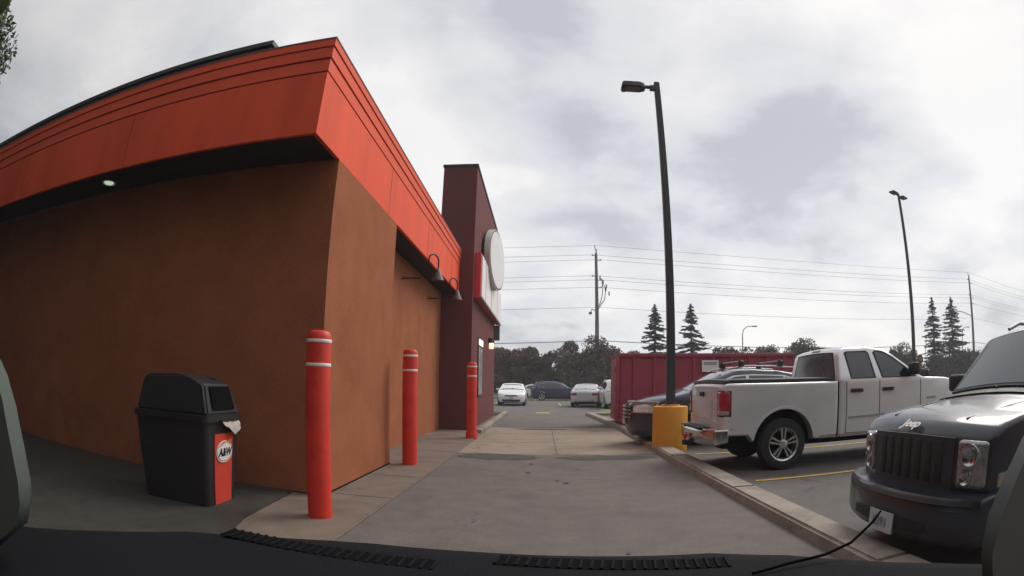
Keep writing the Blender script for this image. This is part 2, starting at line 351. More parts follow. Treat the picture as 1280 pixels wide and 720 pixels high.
# fascia: stepped metal bands on the front and side
def band(z0, z1, o, m, name, par=b):
    bm = bmesh.new()
    x, y = FX+o, FY-o
    v = [(XL, y), (x, y), (x, 15.49), (x-.05-o, 15.49), (x-.05-o, y+.05+o), (XL, y+.05+o)]
    lo = [bm.verts.new((p[0], p[1], z0)) for p in v]; hi = [bm.verts.new((p[0], p[1], z1)) for p in v]
    bm.faces.new(lo[::-1]); bm.faces.new(hi)
    for i in range(6): bm.faces.new((lo[i], lo[(i+1) % 6], hi[(i+1) % 6], hi[i]))
    return bpart(name, bm, m, par)
fa = band(ZB, 4.632, 0, 'fascia', 'fascia')
band(4.632, 4.648, -.012, 'groove', 'fascia_groove', fa)
band(4.648, 4.808, .008, 'fascia_trim', 'fascia_band', fa)
band(4.808, 4.828, -.006, 'groove', 'fascia_groove', fa)
band(4.828, 4.972, .022, 'fascia_trim', 'fascia_band', fa)
band(4.972, 4.985, .008, 'groove', 'fascia_groove', fa)
band(4.985, 5.088, .036, 'fascia_trim', 'fascia_band', fa)
band(5.088, 5.105, .044, 'cap', 'coping', fa)
for y in (8.0, 11.05, 14.1): bbox('panel_seam', 'groove', FX-.002, FX+.0025, y-.004, y+.004, ZB+.01, 4.63, parent=fa)
for x in (-5.4, -8.45, -11.5, -14.5): bbox('panel_seam', 'groove', x-.004, x+.004, FY-.0025, FY+.002, ZB+.01, 4.63, parent=fa)
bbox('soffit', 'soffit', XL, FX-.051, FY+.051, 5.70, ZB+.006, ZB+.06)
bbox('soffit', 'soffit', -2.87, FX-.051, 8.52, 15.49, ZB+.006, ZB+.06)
bbox('roof', 'cap', XL, FX-.25, FY+.25, YB, 4.9, 4.95)
# set-back roof screen of dark panels with coping
rs = bbox('roof_screen', 'cap', XL, -3.62, 5.50, 5.62, 4.95, 5.60)
bbox('coping', 'black', XL, -3.56, 5.44, 5.68, 5.60, 5.67, parent=rs)
bbox('roof_screen', 'cap', -3.74, -3.62, 5.62, 14.5, 4.95, 5.57)
# recessed soffit lamp
sl_ = bpart('soffit_lamp', lathe(bmesh.new(), [(0, 0), (.10, 0), (.12, -.012), (.12, .02)], 24, c=(-6.05, 5.32, ZB+.004)), 'white', b)
bpart('lamp_lens', lathe(bmesh.new(), [(0, -.014), (.075, -.012), (.085, 0)], 20, c=(-6.05, 5.32, ZB+.001)), 'litgreen', sl_)
# tower
TX0, TX1, TY0, TY1, TZ = -2.98, -1.97, 15.5, 22.9, 7.70
tw = bbox('tower', 'maroon', TX0, TX1, TY0, TY1, .035, TZ)
bbox('coping', 'black', TX0-.03, TX1+.03, TY0-.03, TY1+.03, TZ, TZ+.07, parent=tw)
bbox('rear_block', 'maroon', -10, TX0, 15.6, YB, .035, 4.9)
# sign box on the tower: red ends, pale front panels
sg = bbox('sign_box', 'signred', TX1, -1.79, 15.75, 23.4, 3.78, 5.08)
ys_ = [15.80, 17.0, 18.9, 21.3, 23.35]
for ya, yb in zip(ys_, ys_[1:]): bbox('sign_panel', 'signwhite', -1.79, -1.755, ya+.07, yb-.07, 3.83, 5.03, parent=sg)
bbox('sign_frame', 'lampgrey', -1.80, -1.745, 15.75, 23.4, 3.75, 3.79, parent=sg)
# oval roundel
def oval(name, m, x0, x1, cy_, cz_, ry, rz, parent, n=56):
    bm = bmesh.new(); K = .07        # the sign stands slightly skewed off the wall
    A = [bm.verts.new((x0+K*ry*math.cos(2*math.pi*i/n), cy_+ry*math.cos(2*math.pi*i/n), cz_+rz*math.sin(2*math.pi*i/n))) for i in range(n)]
    B = [bm.verts.new((x1+K*ry*math.cos(2*math.pi*i/n), cy_+ry*math.cos(2*math.pi*i/n), cz_+rz*math.sin(2*math.pi*i/n))) for i in range(n)]
    bm.faces.new(A[::-1]); bm.faces.new(B)
    for i in range(n): bm.faces.new((A[i], A[(i+1) % n], B[(i+1) % n], B[i]))
    return bpart(name, bm, m, parent, 40)
ov = oval('oval_sign', 'signrim', -1.76, -1.585, 19.0, 5.56, 1.70, 1.02, tw)
oval('sign_outline', 'trim', -1.60, -1.580, 19.0, 5.56, 1.66, .99, ov)
oval('sign_face', 'signwhite', -1.60, -1.572, 19.0, 5.56, 1.60, .95, ov)
bbox('sign_bracket', 'trim', TX1, -1.60, 19.5, 20.1, 5.4, 5.7, parent=ov)
# pick-up window on the tower side and the lamps near it
wf = bbox('window', 'trim', TX1-.01, TX1+.03, 17.0, 18.1, .95, 2.75)
bbox('pane', 'frost', TX1+.03, TX1+.036, 17.06, 17.50, 1.0, 2.45, parent=wf)
bbox('pane', 'frost', TX1+.03, TX1+.036, 17.56, 18.04, 1.0, 2.45, parent=wf)
bbox('lit_header', 'lit', TX1+.03, TX1+.06, 17.06, 18.04, 2.52, 2.70, parent=wf)
wl = bbox('wall_lamp', 'trim', TX1, TX1+.16, 20.2, 20.34, 2.82, 2.98)
bbox('lamp_glass', 'lit', TX1+.04, TX1+.2, 20.18, 20.36, 2.6, 2.81, parent=wl, bev=.02)
bbox('exit_lamp', 'lampgrey', TX1, TX1+.22, 22.7, 22.85, 3.1, 3.7)
# gooseneck sign lamps
for y in (11.3, 14.0):
    pts = [(-2.88, y-.9, 3.20), (-2.62, y-.9, 3.22)]
    bm = bmesh.new(); tube(bm, [(-2.87, y-.35, 3.42), (-2.45, y-.35, 3.42)], .018, 6); brk = bpart('lamp_bracket', bm, 'trim', b, 40)
    arc = [(-2.36, y-.12, 3.80)]
    for k in range(13):
        a = math.pi*(1-k/12); arc.append((-2.28+.08*math.cos(a), y+.12*math.cos(a), 3.86+.13*math.sin(a)))
    arc.append((-2.2, y+.12, 3.68))
    bm = bmesh.new(); tube(bm, arc, .017, 8); gn = bpart('gooseneck_lamp', bm, 'trim', b, 40)
    bpart('lamp_shade', lathe(bmesh.new(), [(.02, .15), (.035, .13), (.05, .09), (.125, -.09), (.13, -.11), (.12, -.11), (.04, .08), (0, .09)], 24, c=(-2.2, y+.12, 3.56), cap=False), 'lampgrey', gn, 40)

# ------------------------------------------------------------------ unseen building added behind the camera car to darken the front wall
t = thing('shade_building', 'long low brown shop added unseen behind the camera car to shade the front wall', 'shop', (0, -13, 0))
bx('wall', 'stucco', t, -28, 24, -8, 0, 0, 7.6)
bx('roof', 'cap', t, -28.3, 24.3, -8.3, .3, 7.6, 7.9)
for k in range(10):
    f_ = bx('window', 'trim', t, -26+k*5, -22.6+k*5, 0, .06, .6, 2.9); bx('pane', 'glass', f_, -25.9+k*5, -22.7+k*5, .06, .075, .7, 2.8)
# ------------------------------------------------------------------ red bollards
def bollard(loc, label, stub=False, k=1.0):
    t = thing('bollard', label, 'bollard', loc, group='red bollards guarding the restaurant wall'); t.scale = (1, 1, k)
    finish('sleeve', lathe(bmesh.new(), [(.118, .0), (.118, 1.72), (.116, 1.76), (.10, 1.79), (.06, 1.805), (0, 1.81)], 32), 'bred', t, 40)
    for z in (1.46, 1.685):
        finish('reflective_band', lathe(bmesh.new(), [(.119, z), (.1215, z+.004), (.1215, z+.028), (.119, z+.032)], 32), 'white', t, 40)
    if stub:
        finish('base_clamp', lathe(bmesh.new(), [(.118, -.0), (.14, .0), (.14, .12), (.13, .16), (.118, .16)], 24), 'bred', t, 40)
    return t
bollard((-2.04, 4.80, .035), 'red bollard nearest the litter bin with two white bands, largest of the three', k=.962)
bollard((-2.05, 8.55, .035), 'red bollard in front of the recessed brown wall, middle of the three')
bollard((-1.66, 13.25, .035), 'slim red bollard by the maroon tower with a clamped base', True)

# ------------------------------------------------------------------ litter bin
t = thing('litter_bin', 'black plastic litter bin with hooded lid and orange front panel beside the brown wall', 'litter bin', (-3.50, 4.62, .035), R(3))
# local: front (+x) carries the mouth and the orange strip
def ring_box(bm, w0, d0, z0, w1, d1, z1, r=.06, n=5):
    def rr(w_, d_, z_):
        o = []
        for sx, sy, a0 in ((1, 1, 0), (-1, 1, 90), (-1, -1, 180), (1, -1, 270)):
            for k in range(n+1):
                a = R(a0+90*k/n); o.append(bm.verts.new((sx*(d_-r)+r*math.cos(a), sy*(w_-r)+r*math.sin(a), z_)))
        return o
    A = rr(w0, d0, z0); B = rr(w1, d1, z1); k = len(A)
    for i in range(k): bm.faces.new((A[i], A[(i+1) % k], B[(i+1) % k], B[i]))
    bm.faces.new(A[::-1]); bm.faces.new(B)
bm = bmesh.new(); ring_box(bm, .29, .42, 0, .34, .48, .84); finish('body', bm, 'plastic', t, 40)
bm = bmesh.new(); ring_box(bm, .365, .505, .84, .365, .505, .90); lid = finish('lid', bm, 'plastic', t, 40)
bm = bmesh.new()
pr = [(-.47, .90), (-.42, 1.19), (-.36, 1.25), (.10, 1.27), (.22, 1.22), (.40, 1.19), (.485, .90)]
ring = []
for (x, z) in pr:
    wd = .335 if z < 1.0 else .27
    ring.append((bm.verts.new((x, -wd, z)), bm.verts.new((x, wd, z))))
for A, B in zip(ring, ring[1:]): bm.faces.new((A[0], B[0], B[1], A[1]))
bm.faces.new([q[0] for q in ring][::-1]); bm.faces.new([q[1] for q in ring]); bm.faces.new((ring[0][0], ring[0][1], ring[-1][1], ring[-1][0]))
bmesh.ops.bevel(bm, geom=list(bm.edges), offset=.022, segments=3, affect='EDGES')
finish('hood', bm, 'plastic', lid, 40)
def quad(name, pts, m, parent, th=.004):
    bm = bmesh.new(); v = [bm.verts.new(p) for p in pts]; f = bm.faces.new(v)
    n_ = (Vector(pts[1])-Vector(pts[0])).cross(Vector(pts[-1])-Vector(pts[0])).normalized()
    ex = bmesh.ops.extrude_face_region(bm, geom=[f]); bmesh.ops.translate(bm, vec=n_*th, verts=[q for q in ex['geom'] if isinstance(q, bmesh.types.BMVert)])
    return finish(name, bm, m, parent)
quad('opening', [(.478, -.22, .95), (.478, .22, .95), (.415, .20, 1.165), (.415, -.20, 1.165)], 'hole', lid, .012)
st = quad('front_panel', [(.4275, -.17, .03), (.4275, .17, .03), (.473, .19, .72), (.473, -.19, .72)], 'binred', t, .008)
MW = frame((.4755, 0, .545), (0, 1, 0), (.065, 0, 1))
def ellipse_plate(name, m, parent, mw, rx, ry, z0, z1, n=40, inner=0):
    bm = bmesh.new(); A = [bm.verts.new(mw @ Vector((rx*math.cos(2*math.pi*i/n), ry*math.sin(2*math.pi*i/n), z0))) for i in range(n)]
    B = [bm.verts.new(mw @ Vector((rx*math.cos(2*math.pi*i/n), ry*math.sin(2*math.pi*i/n), z1))) for i in range(n)]
    bm.faces.new(A[::-1]); bm.faces.new(B)
    for i in range(n): bm.faces.new((A[i], A[(i+1) % n], B[(i+1) % n], B[i]))
    return finish(name, bm, m, parent)
ellipse_plate('logo_oval', 'white', st, MW, .165, .108, 0, .004)
ellipse_plate('logo_ring', 'hole', st, MW, .152, .096, .001, .0055)
ellipse_plate('logo_field', 'white', st, MW, .146, .090, .002, .007)
text_mesh('lettering', 'A&W', .11, 'hole', st, MW @ Matrix.Translation((0, -.008, .009)), .0015, .25, .003)
bm = bmesh.new(); pts = [(-.10+.2*i/8, .045+.05*math.sin(math.pi*i/8*.55)) for i in range(9)]
for (a0, b0), (a1, b1) in zip(pts, pts[1:]):
    v = [bm.verts.new(MW @ Vector(q)) for q in ((a0, b0, .0085), (a1, b1, .0085), (a1, b1+.014, .0085), (a0, b0+.014, .0085))]; bm.faces.new(v)
v = [bm.verts.new(MW @ Vector(q)) for q in ((.095, .07, .0085), (.145, .105, .0085), (.09, .125, .0085))]; bm.faces.new(v)
finish('logo_arrow', bm, 'orange', st)
# crumpled bag edge poking out under the lid
bm = bmesh.new(); rb = random.Random(5); n_ = 10; rows = []
for j in range(5):
    rows.append([bm.verts.new((.455+.085*math.sin(j/4*1.5)+rb.uniform(-.012, .012), -.14+.42*i/(n_-1), .875-.17*(j/4)*(1-abs(i/(n_-1)-.70)*1.15)+rb.uniform(-.008, .008))) for i in range(n_)])
for A, B in zip(rows, rows[1:]):
    for i in range(n_-1): bm.faces.new((A[i], A[i+1], B[i+1], B[i]))
tag(finish('bin_bag', bm, 'bag', None, 60, loc=(-3.50, 4.62, .035)), 'pale crumpled bag liner sticking out under the lid of the litter bin', 'bin bag').rotation_euler = (0, 0, R(3))

# ------------------------------------------------------------------ lamp posts
t = thing('lamp_post', 'tall black lamp post rising from the yellow concrete base beside the pickup truck', 'lamp post', (2.58, 11.1, 0))
finish('concrete_base', lathe(bmesh.new(), [(.36, .0), (.36, .86), (.352, .895), (.34, .90), (.20, .905), (.20, .93), (.13, .935), (.0, .935)], 40), 'poleyel', t, 40)
bm = bmesh.new(); box(bm, -.13, .13, -.13, .13, .935, .96); finish('foot_plate', bm, 'pole', t)
bm = bmesh.new(); lo, hi = .083, .062
v = [bm.verts.new(p) for p in ((-lo, -lo, .96), (lo, -lo, .96), (lo, lo, .96), (-lo, lo, .96), (-hi, -hi, 8.15), (hi, -hi, 8.15), (hi, hi, 8.15), (-hi, hi, 8.15))]
fs = [bm.faces.new([v[i] for i in q]) for q in ((0, 3, 2, 1), (4, 5, 6, 7), (0, 1, 5, 4), (1, 2, 6, 5), (2, 3, 7, 6), (3, 0, 4, 7))]
bmesh.ops.bevel(bm, geom=list(bm.edges), offset=.015, segments=2, affect='EDGES'); finish('post', bm, 'pole', t, 40)
bm = bmesh.new(); box(bm, -.17, .0, -.05, .05, 7.92, 8.05, .01); box(bm, -.30, -.14, -.035, .035, 7.97, 8.04, .01); finish('arm', bm, 'pole', t, 40)
bm = bmesh.new()
pl = [(-.28, .10), (-.40, .17), (-.78, .17), (-.84, .13), (-.84, -.13), (-.78, -.17), (-.40, -.17), (-.28, -.10)]
lo = [bm.verts.new((x, y, 7.93)) for x, y in pl]; hi = [bm.verts.new((-.56+(x+.56)*.9, y*.85, 8.07)) for x, y in pl]
bm.faces.new(lo[::-1]); bm.faces.new(hi)
for i in range(8): bm.faces.new((lo[i], lo[(i+1) % 8], hi[(i+1) % 8], hi[i]))
bmesh.ops.bevel(bm, geom=list(bm.edges), offset=.012, segments=2, affect='EDGES'); hd = finish('lamp_head', bm, 'pole', t, 40)
bx('lens', 'lampgrey', hd, -.76, -.40, -.12, .12, 7.915, 7.932)
bx('sensor', 'pole', hd, -.83, -.74, -.07, .07, 7.86, 7.93, bev=.01)

t = thing('lamp_post', 'slender black lamp post with twin heads standing beyond the pickup cab', 'lamp post', (20.4, 25, 0), R(25))
finish('concrete_base', lathe(bmesh.new(), [(.34, 0), (.34, .85), (.32, .88), (0, .88)], 28), 'concrete', t, 40)
bm = bmesh.new(); tube(bm, [(0, 0, .88), (0, 0, 11.75)], [.125, .085], 10); finish('post', bm, 'pole', t, 40)
for s in (1, -1):
    bm = bmesh.new(); box(bm, min(s*.05, s*.35), max(s*.05, s*.35), -.035, .035, 11.62, 11.69, .01)
    ar = finish('arm', bm, 'pole', t, 40)
    bm = bmesh.new(); box(bm, min(s*.30, s*.95), max(s*.30, s*.95), -.20, .20, 11.64, 11.74, .03); finish('lamp_head', bm, 'pole', ar, 40)

# ------------------------------------------------------------------ vehicles
def arc_pts(cx_, cz_, r, a0, a1, n=14):
    return [(cx_+r*math.cos(R(a0+(a1-a0)*i/n)), cz_+r*math.sin(R(a0+(a1-a0)*i/n))) for i in range(n+1)]
def arch(cx_, r, cz_, zbot, n=16):
    """notch over a wheel, listed front to rear (decreasing x)"""
    a = math.degrees(math.asin((zbot-cz_)/r)) if abs(zbot-cz_) < r else 0
    return arc_pts(cx_, cz_, r, a, 180-a, n)
class Veh:
    def __init__(s, hw, belt, roof, th, xf, xr, front, rear, nose=.12, tail=.08, taper=.10, crown=.04, low=.04):
        s.__dict__.update(locals())
    def D(s, p):
        x, y, z = p; k = y/s.hw
        f = 1.0
        if z > s.belt: q = (z-s.belt)/(s.roof-s.belt); f *= 1-s.th*q-.03*q*q
        else: q = (s.belt-z)/max(s.belt-.25, .1); f *= 1-s.low*max(0, q-.35)**2/.42
        qf = max(0, (x-s.xf)/(s.front-s.xf)); qr = max(0, (s.xr-x)/(s.xr-s.rear))
        f *= 1-s.taper*min(qf, 1.2)**2-.6*s.taper*min(qr, 1.2)**2
        x2 = x-s.nose*abs(k)**2.4*min(qf, 1.0)**1.3+s.tail*abs(k)**2.4*min(qr, 1.0)
        z2 = z-s.crown*k*k*max(0, min(1, (z-s.belt+.35)/.5))
        return Vector((x2, y*f, z2))
def deform(bm, veh):
    for v in bm.verts: v.co = veh.D(v.co)
def cutgrid(bm, xs=(), zs=(), ys=()):
    for ax, vals in ((0, xs), (2, zs), (1, ys)):
        for c in vals:
            co = [0, 0, 0]; co[ax] = c; no = [0, 0, 0]; no[ax] = 1
            bmesh.ops.bisect_plane(bm, geom=list(bm.verts)+list(bm.edges)+list(bm.faces), plane_co=co, plane_no=no, dist=1e-5)
def shell(name, outline, hw, m, parent, veh, bev=.05, seg=3, xs=(), zs=(), smooth=38):
    bm = bmesh.new(); n = len(outline)
    A = [bm.verts.new((x, -hw, z)) for x, z in outline]; B = [bm.verts.new((x, hw, z)) for x, z in outline]
    bm.faces.new(A); bm.faces.new(B[::-1])
    for i in range(n): bm.faces.new((A[i], B[i], B[(i+1) % n], A[(i+1) % n]))
    bmesh.ops.recalc_face_normals(bm, faces=bm.faces)
    side = [e_ for e_ in bm.edges if abs(e_.verts[0].co.y-e_.verts[1].co.y) < 1e-6]
    if bev: bmesh.ops.bevel(bm, geom=side, offset=bev, segments=seg, affect='EDGES', profile=.6, clamp_overlap=True)
    cutgrid(bm, xs, zs, [hw*q for q in (-.8, -.5, -.2, .2, .5, .8)])
    deform(bm, veh); return finish(name, bm, m, parent, smooth)
def side_panel(name, outline, s, off, th, m, parent, veh, xs=(), zs=()):
    """a skin patch on the side given in (x,z)"""
    bm = bmesh.new(); y0 = s*(veh.hw+off); A = [bm.verts.new((x, y0, z)) for x, z in outline]; f = bm.faces.new(A)
    ex = bmesh.ops.extrude_face_region(bm, geom=[f]); bmesh.ops.translate(bm, vec=(0, -s*th, 0), verts=[q for q in ex['geom'] if isinstance(q, bmesh.types.BMVert)])
    cutgrid(bm, xs, zs); deform(bm, veh); return finish(name, bm, m, parent, 40)
def cross_panel(name, p0, p1, y0, y1, off, th, m, parent, veh, y0b=None, y1b=None, n=8, rnd=0.0):
    """a patch across the body from (x,z)=p0 (bottom) to p1 (top); off = distance outwards along its normal"""
    bm = bmesh.new(); d = Vector((p1[0]-p0[0], p1[1]-p0[1])); nn = Vector((d.y, -d.x)).normalized()
    if off < 0: nn = -nn; off = -off
    y0b = y0 if y0b is None else y0b; y1b = y1 if y1b is None else y1b
    lay = []
    for o in (off, off-th):
        g = []
        for j in range(5):
            t_ = j/4; g.append([bm.verts.new((p0[0]+d.x*t_+nn.x*o, (y0+(y0b-y0)*t_)+((y1+(y1b-y1)*t_)-(y0+(y0b-y0)*t_))*i/n, p0[1]+d.y*t_+nn.y*o)) for i in range(n+1)])
        lay.append(g)
    for g in lay:
        for A, B in zip(g, g[1:]):
            for i in range(n): bm.faces.new((A[i], A[i+1], B[i+1], B[i]))
    T, U = lay
    def strip(a, b_):
        for i in range(len(a)-1): bm.faces.new((a[i], a[i+1], b_[i+1], b_[i]))
    strip(T[0], U[0]); strip(T[-1], U[-1]); strip([r_[0] for r_ in T], [r_[0] for r_ in U]); strip([r_[-1] for r_ in T], [r_[-1] for r_ in U])
    deform(bm, veh); return finish(name, bm, m, parent, 40)
def make_wheel(r, wd, rim_r, parent, x, y, s, spokes=5, style='twin'):
    """s = side (+1/-1): outer face towards s*y"""
    bm = bmesh.new(); h = wd/2
    lathe(bm, [(rim_r*.96, -h*.9), (rim_r*1.06, -h*.96), (r*.86, -h), (r*.965, -h*.86), (r, -h*.6), (r, h*.6), (r*.965, h*.86), (r*.86, h), (rim_r*1.06, h*.96), (rim_r*.96, h*.9), (rim_r*.9, h*.2), (rim_r*.9, -h*.2), (rim_r*.96, -h*.9)], 40, 'Y', (x, y, r), False)
    w_ = finish('wheel', bm, 'tyre', parent, 40)
    bm = bmesh.new(); o = s*h
    lathe(bm, [(rim_r*1.0, y+o*.93), (rim_r*.985, y+o*.99), (rim_r*.90, y+o*.86), (rim_r*.88, y+o*.2), (rim_r*.6, y+o*.12), (0, y+o*.1)], 40, 'Y', (x, 0, r), False)
    rim = finish('rim', bm, 'alloy', w_, 40)
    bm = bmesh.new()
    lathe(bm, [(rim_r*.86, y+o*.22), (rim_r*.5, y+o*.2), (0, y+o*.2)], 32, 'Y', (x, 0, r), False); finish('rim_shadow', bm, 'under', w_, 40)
    bm = bmesh.new()
    for k in range(spokes):
        for da in ((-.13, .13) if style == 'twin' else (0,)):
            a = 2*math.pi*k/spokes+math.pi/2
            def P(rr_, aa, yy): return (x+rr_*rim_r*math.cos(aa), y+o*yy, r+rr_*rim_r*math.sin(aa))
            wi, wo = (.12, .095) if style == 'twin' else (.20, .15)
            v = [bm.verts.new(P(.15, a+da*3-.5*wi/.25, .80)), bm.verts.new(P(.15, a+da*3+.5*wi/.25, .80)), bm.verts.new(P(.93, a+da*1.25+wo*.8, .92)), bm.verts.new(P(.93, a+da*1.25-wo*.8, .92))]
            v2 = [bm.verts.new((q.co.x, q.co.y-o*.35, q.co.z)) for q in v]
            bm.faces.new(v); bm.faces.new(v2[::-1])
            for i in range(4): bm.faces.new((v[i], v[(i+1) % 4], v2[(i+1) % 4], v2[i]))
    lathe(bm, [(rim_r*.27, y+o*.4), (rim_r*.26, y+o*.88), (rim_r*.18, y+o*.93), (0, y+o*.94)], 24, 'Y', (x, 0, r), False)
    finish('spokes', bm, 'alloy', rim, 40)
    return w_
def under(parent, x0, x1, hw, z0, z1):
    bx('underbody', 'under', parent, x0, x1, -hw, hw, z0, z1)
def mirror(parent, m, x, z, hw, s, sz=(.12, .18, .15)):
    bm = bmesh.new(); y0 = hw+.02; box(bm, x-sz[0]/2, x+sz[0]/2, min(s*y0, s*(y0+sz[1])), max(s*y0, s*(y0+sz[1])), z, z+sz[2], .035, 3)
    box(bm, x-.02, x+.02, min(s*(hw-.10), s*(y0+.03)), max(s*(hw-.10), s*(y0+.03)), z+.01, z+.04)
    return finish('mirror', bm, m, parent, 40)

# ---- pickup truck (heading +x, rear axle at the origin)
t = thing('pickup_truck', 'silver extended cab pickup truck with black bed cover seen from its rear corner', 'pickup truck', (3.66, 8.79, 0), R(-.3))
V = Veh(1.0, 1.36, 1.90, .14, 3.0, -.6, 4.62, -1.06, nose=.25, tail=.04, taper=.07, crown=.03, low=.05)
bed = [(-1.06, .56), (-1.06, 1.25), (-1.03, 1.335), (-.98, 1.355), (.985, 1.35), (.985, .45)]+arch(0, .535, .41, .45)+[(-.62, .56)]
shell('bed', bed, 1.0, 'silver', t, V, .035, 3, xs=(-.8, .7, .85), zs=(.6, .75, .95, 1.1, 1.2, 1.29))
cabo = [(1.015, .44), (1.015, 1.36), (1.06, 1.80), (1.10, 1.86), (1.20, 1.895), (1.70, 1.905), (2.0, 1.87), (2.22, 1.79), (2.50, 1.62), (2.86, 1.40), (2.95, 1.365), (3.6, 1.335), (4.25, 1.25), (4.50, 1.16), (4.60, 1.0), (4.63, .75), (4.62, .48), (4.15, .44)]+arch(3.57, .53, .41, .44)
cb = shell('cab', cabo, 1.0, 'silver', t, V, .045, 3, xs=(1.3, 1.6, 1.9, 2.4, 2.7, 3.2, 3.8), zs=(.6, .8, 1.0, 1.15, 1.28, 1.36, 1.45, 1.6, 1.75))
under(t, -.98, 4.4, .80, .36, .95)
tg = cross_panel('tailgate', (-1.06, .66), (-1.06, 1.30), -.76, .76, -.012, .02, 'silver', t, V)
cross_panel('tailgate_recess', (-1.074, .80), (-1.074, 1.10), -.55, .55, -.012, .02, 'silver', tg, V)
cross_panel('tailgate_handle', (-1.086, 1.14), (-1.086, 1.21), -.11, .11, -.012, .03, 'trim', tg, V)
for s in (-1, 1):
    bm = bmesh.new(); box(bm, -1.082, -.935, min(s*.80, s*1.006), max(s*.80, s*1.006), .855, 1.235, .03, 3); deform(bm, V); lp = finish('taillight', bm, 'redlens', t, 40)
    bm = bmesh.new(); box(bm, -1.089, -.97, min(s*.815, s*1.009), max(s*.815, s*1.009), .87, .93, .01, 2); deform(bm, V); finish('reverse_lamp', bm, 'amber', lp, 40)
    bm = bmesh.new(); box(bm, -1.074, -.915, min(s*.785, s*1.002), max(s*.785, s*1.002), .84, 1.25, .02, 3); deform(bm, V); finish('lamp_surround', bm, 'trim', lp, 40)
VB = Veh(1.0, 3, 4, 0, 9, -1.0, 10, -1.36, nose=0, tail=.16, taper=.03, crown=0, low=0)
shell('rear_bumper', [(-1.10, .44), (-1.27, .42), (-1.31, .47), (-1.31, .62), (-1.27, .66), (-1.08, .665), (-.93, .665), (-.93, .46)], .99, 'chrome', t, VB, .03, 3)
bx('bumper_step', 'trim', t, -1.29, -1.09, -.55, .55, .662, .675)
bx('hitch', 'trim', t, -1.40, -.9, -.05, .05, .36, .44, bev=.01)
finish('tow_ball', lathe(bmesh.new(), [(.02, .44), (.02, .48), (.04, .50), (.035, .54), (0, .555)], 16, c=(-1.36, 0, 0)), 'signred', t, 40)
shell('bed_cover', [(-1.02, 1.352), (-1.0, 1.40), (-.9, 1.415), (.9, 1.415), (.96, 1.39), (.96, 1.345)], .955, 'trim', t, V, .02, 2)
# glazing
for s in (-1, 1):
    side_panel('window', [(1.27, 1.395), (1.21, 1.79), (1.25, 1.815), (1.63, 1.82), (1.67, 1.79), (1.74, 1.40)], s, .006, .02, 'glass', t, V, zs=(1.5, 1.65))
    side_panel('window', [(1.95, 1.395), (1.83, 1.80), (1.87, 1.825), (2.02, 1.80), (2.20, 1.72), (2.45, 1.56), (2.70, 1.395)], s, .006, .02, 'glass', t, V, zs=(1.5, 1.65))
    for o in ([(1.245, 1.38), (1.17, 1.81), (1.23, 1.835), (1.65, 1.845), (1.70, 1.81), (1.79, 1.38)], [(1.92, 1.38), (1.79, 1.81), (1.85, 1.85), (2.04, 1.83), (2.23, 1.74), (2.5, 1.57), (2.76, 1.38)]):
        side_panel('window_trim', o, s, .003, .02, 'trim', t, V, zs=(1.5, 1.65))
    for x in (1.155, 1.865, 2.86):
        side_panel('door_gap', [(x-.006, .50), (x-.006, 1.34), (x+.006, 1.34), (x+.006, .50)], s, .0025, .01, 'under', t, V, zs=(.7, .9, 1.1, 1.25))
    side_panel('door_gap', [(1.155, .494), (1.155, .506), (2.86, .506), (2.86, .494)], s, .0025, .01, 'under', t, V)
    for x in (1.24, 1.93):
        dh = side_panel('door_handle', [(x, 1.165), (x, 1.205), (x+.01, 1.215), (x+.23, 1.215), (x+.24, 1.205), (x+.24, 1.165), (x+.23, 1.155), (x+.01, 1.155)], s, .035, .03, 'trim', t, V)
    side_panel('side_moulding', [(1.2, .735), (1.2, .765), (1.83, .775), (1.83, .745)], s, .015, .015, 'chrome', t, V)
    side_panel('side_moulding', [(1.90, .748), (1.90, .778), (2.82, .785), (2.82, .755)], s, .015, .015, 'chrome', t, V)
    side_panel('rocker_trim', [(.60, .455), (.66, .50), (.97, .51), (.97, .455)], s, .012, .015, 'chrome', t, V)
    side_panel('rocker_trim', [(1.03, .455), (1.03, .50), (2.95, .51), (2.95, .455)], s, .012, .015, 'chrome', t, V)
    side_panel('body_crease', [(-.93, .655), (-.93, .661), (-.50, .661), (-.48, .655)], s, .0015, .01, 'under', t, V)
    side_panel('bed_gap', [(.984, .46), (.984, 1.34), (1.014, 1.34), (1.014, .46)], s, -.02, .02, 'under', t, V)
    side_panel('fender_badge', [(3.02, .96), (3.02, 1.0), (3.30, 1.0), (3.30, .96)], s, .004, .01, 'galv', t, V)
    mirror(t, 'trim', 2.60, 1.385, .97, s, (.13, .24, .21))
    for x in (0, 3.57): make_wheel(.40, .27, .262, t, x, s*.845, s)
    # wheel-arch lips
    for cx_ in (0, 3.57):
        o_ = arc_pts(cx_, .41, .56, 8, 172, 16); i_ = arc_pts(cx_, .41, .530, 8, 172, 16)
        side_panel('arch_lip', o_+i_[::-1], s, .012, .03, 'silver', t, V)
cross_panel('rear_window', (1.02, 1.42), (1.057, 1.79), -.80, .80, -.006, .02, 'glassb', t, V, -.76, .76)
cross_panel('rear_window_trim', (1.017, 1.395), (1.06, 1.815), -.84, .84, -.003, .02, 'trim', t, V, -.80, .80)
cross_panel('brake_lamp', (1.085, 1.835), (1.105, 1.862), -.18, .18, -.012, .03, 'redlens', t, V)
cross_panel('windshield', (2.80, 1.44), (2.26, 1.77), -.84, .84, .008, .02, 'glass', t, V, -.74, .74)
cross_panel('grille', (4.62, .75), (4.58, 1.08), -.5, .5, .02, .03, 'chrome', t, V)
for s in (-1, 1): bm = bmesh.new(); box(bm, 4.40, 4.62, min(s*.6, s*1.0), max(s*.6, s*1.0), .85, 1.10, .03); deform(bm, V); finish('headlight', bm, 'lens', t, 40)
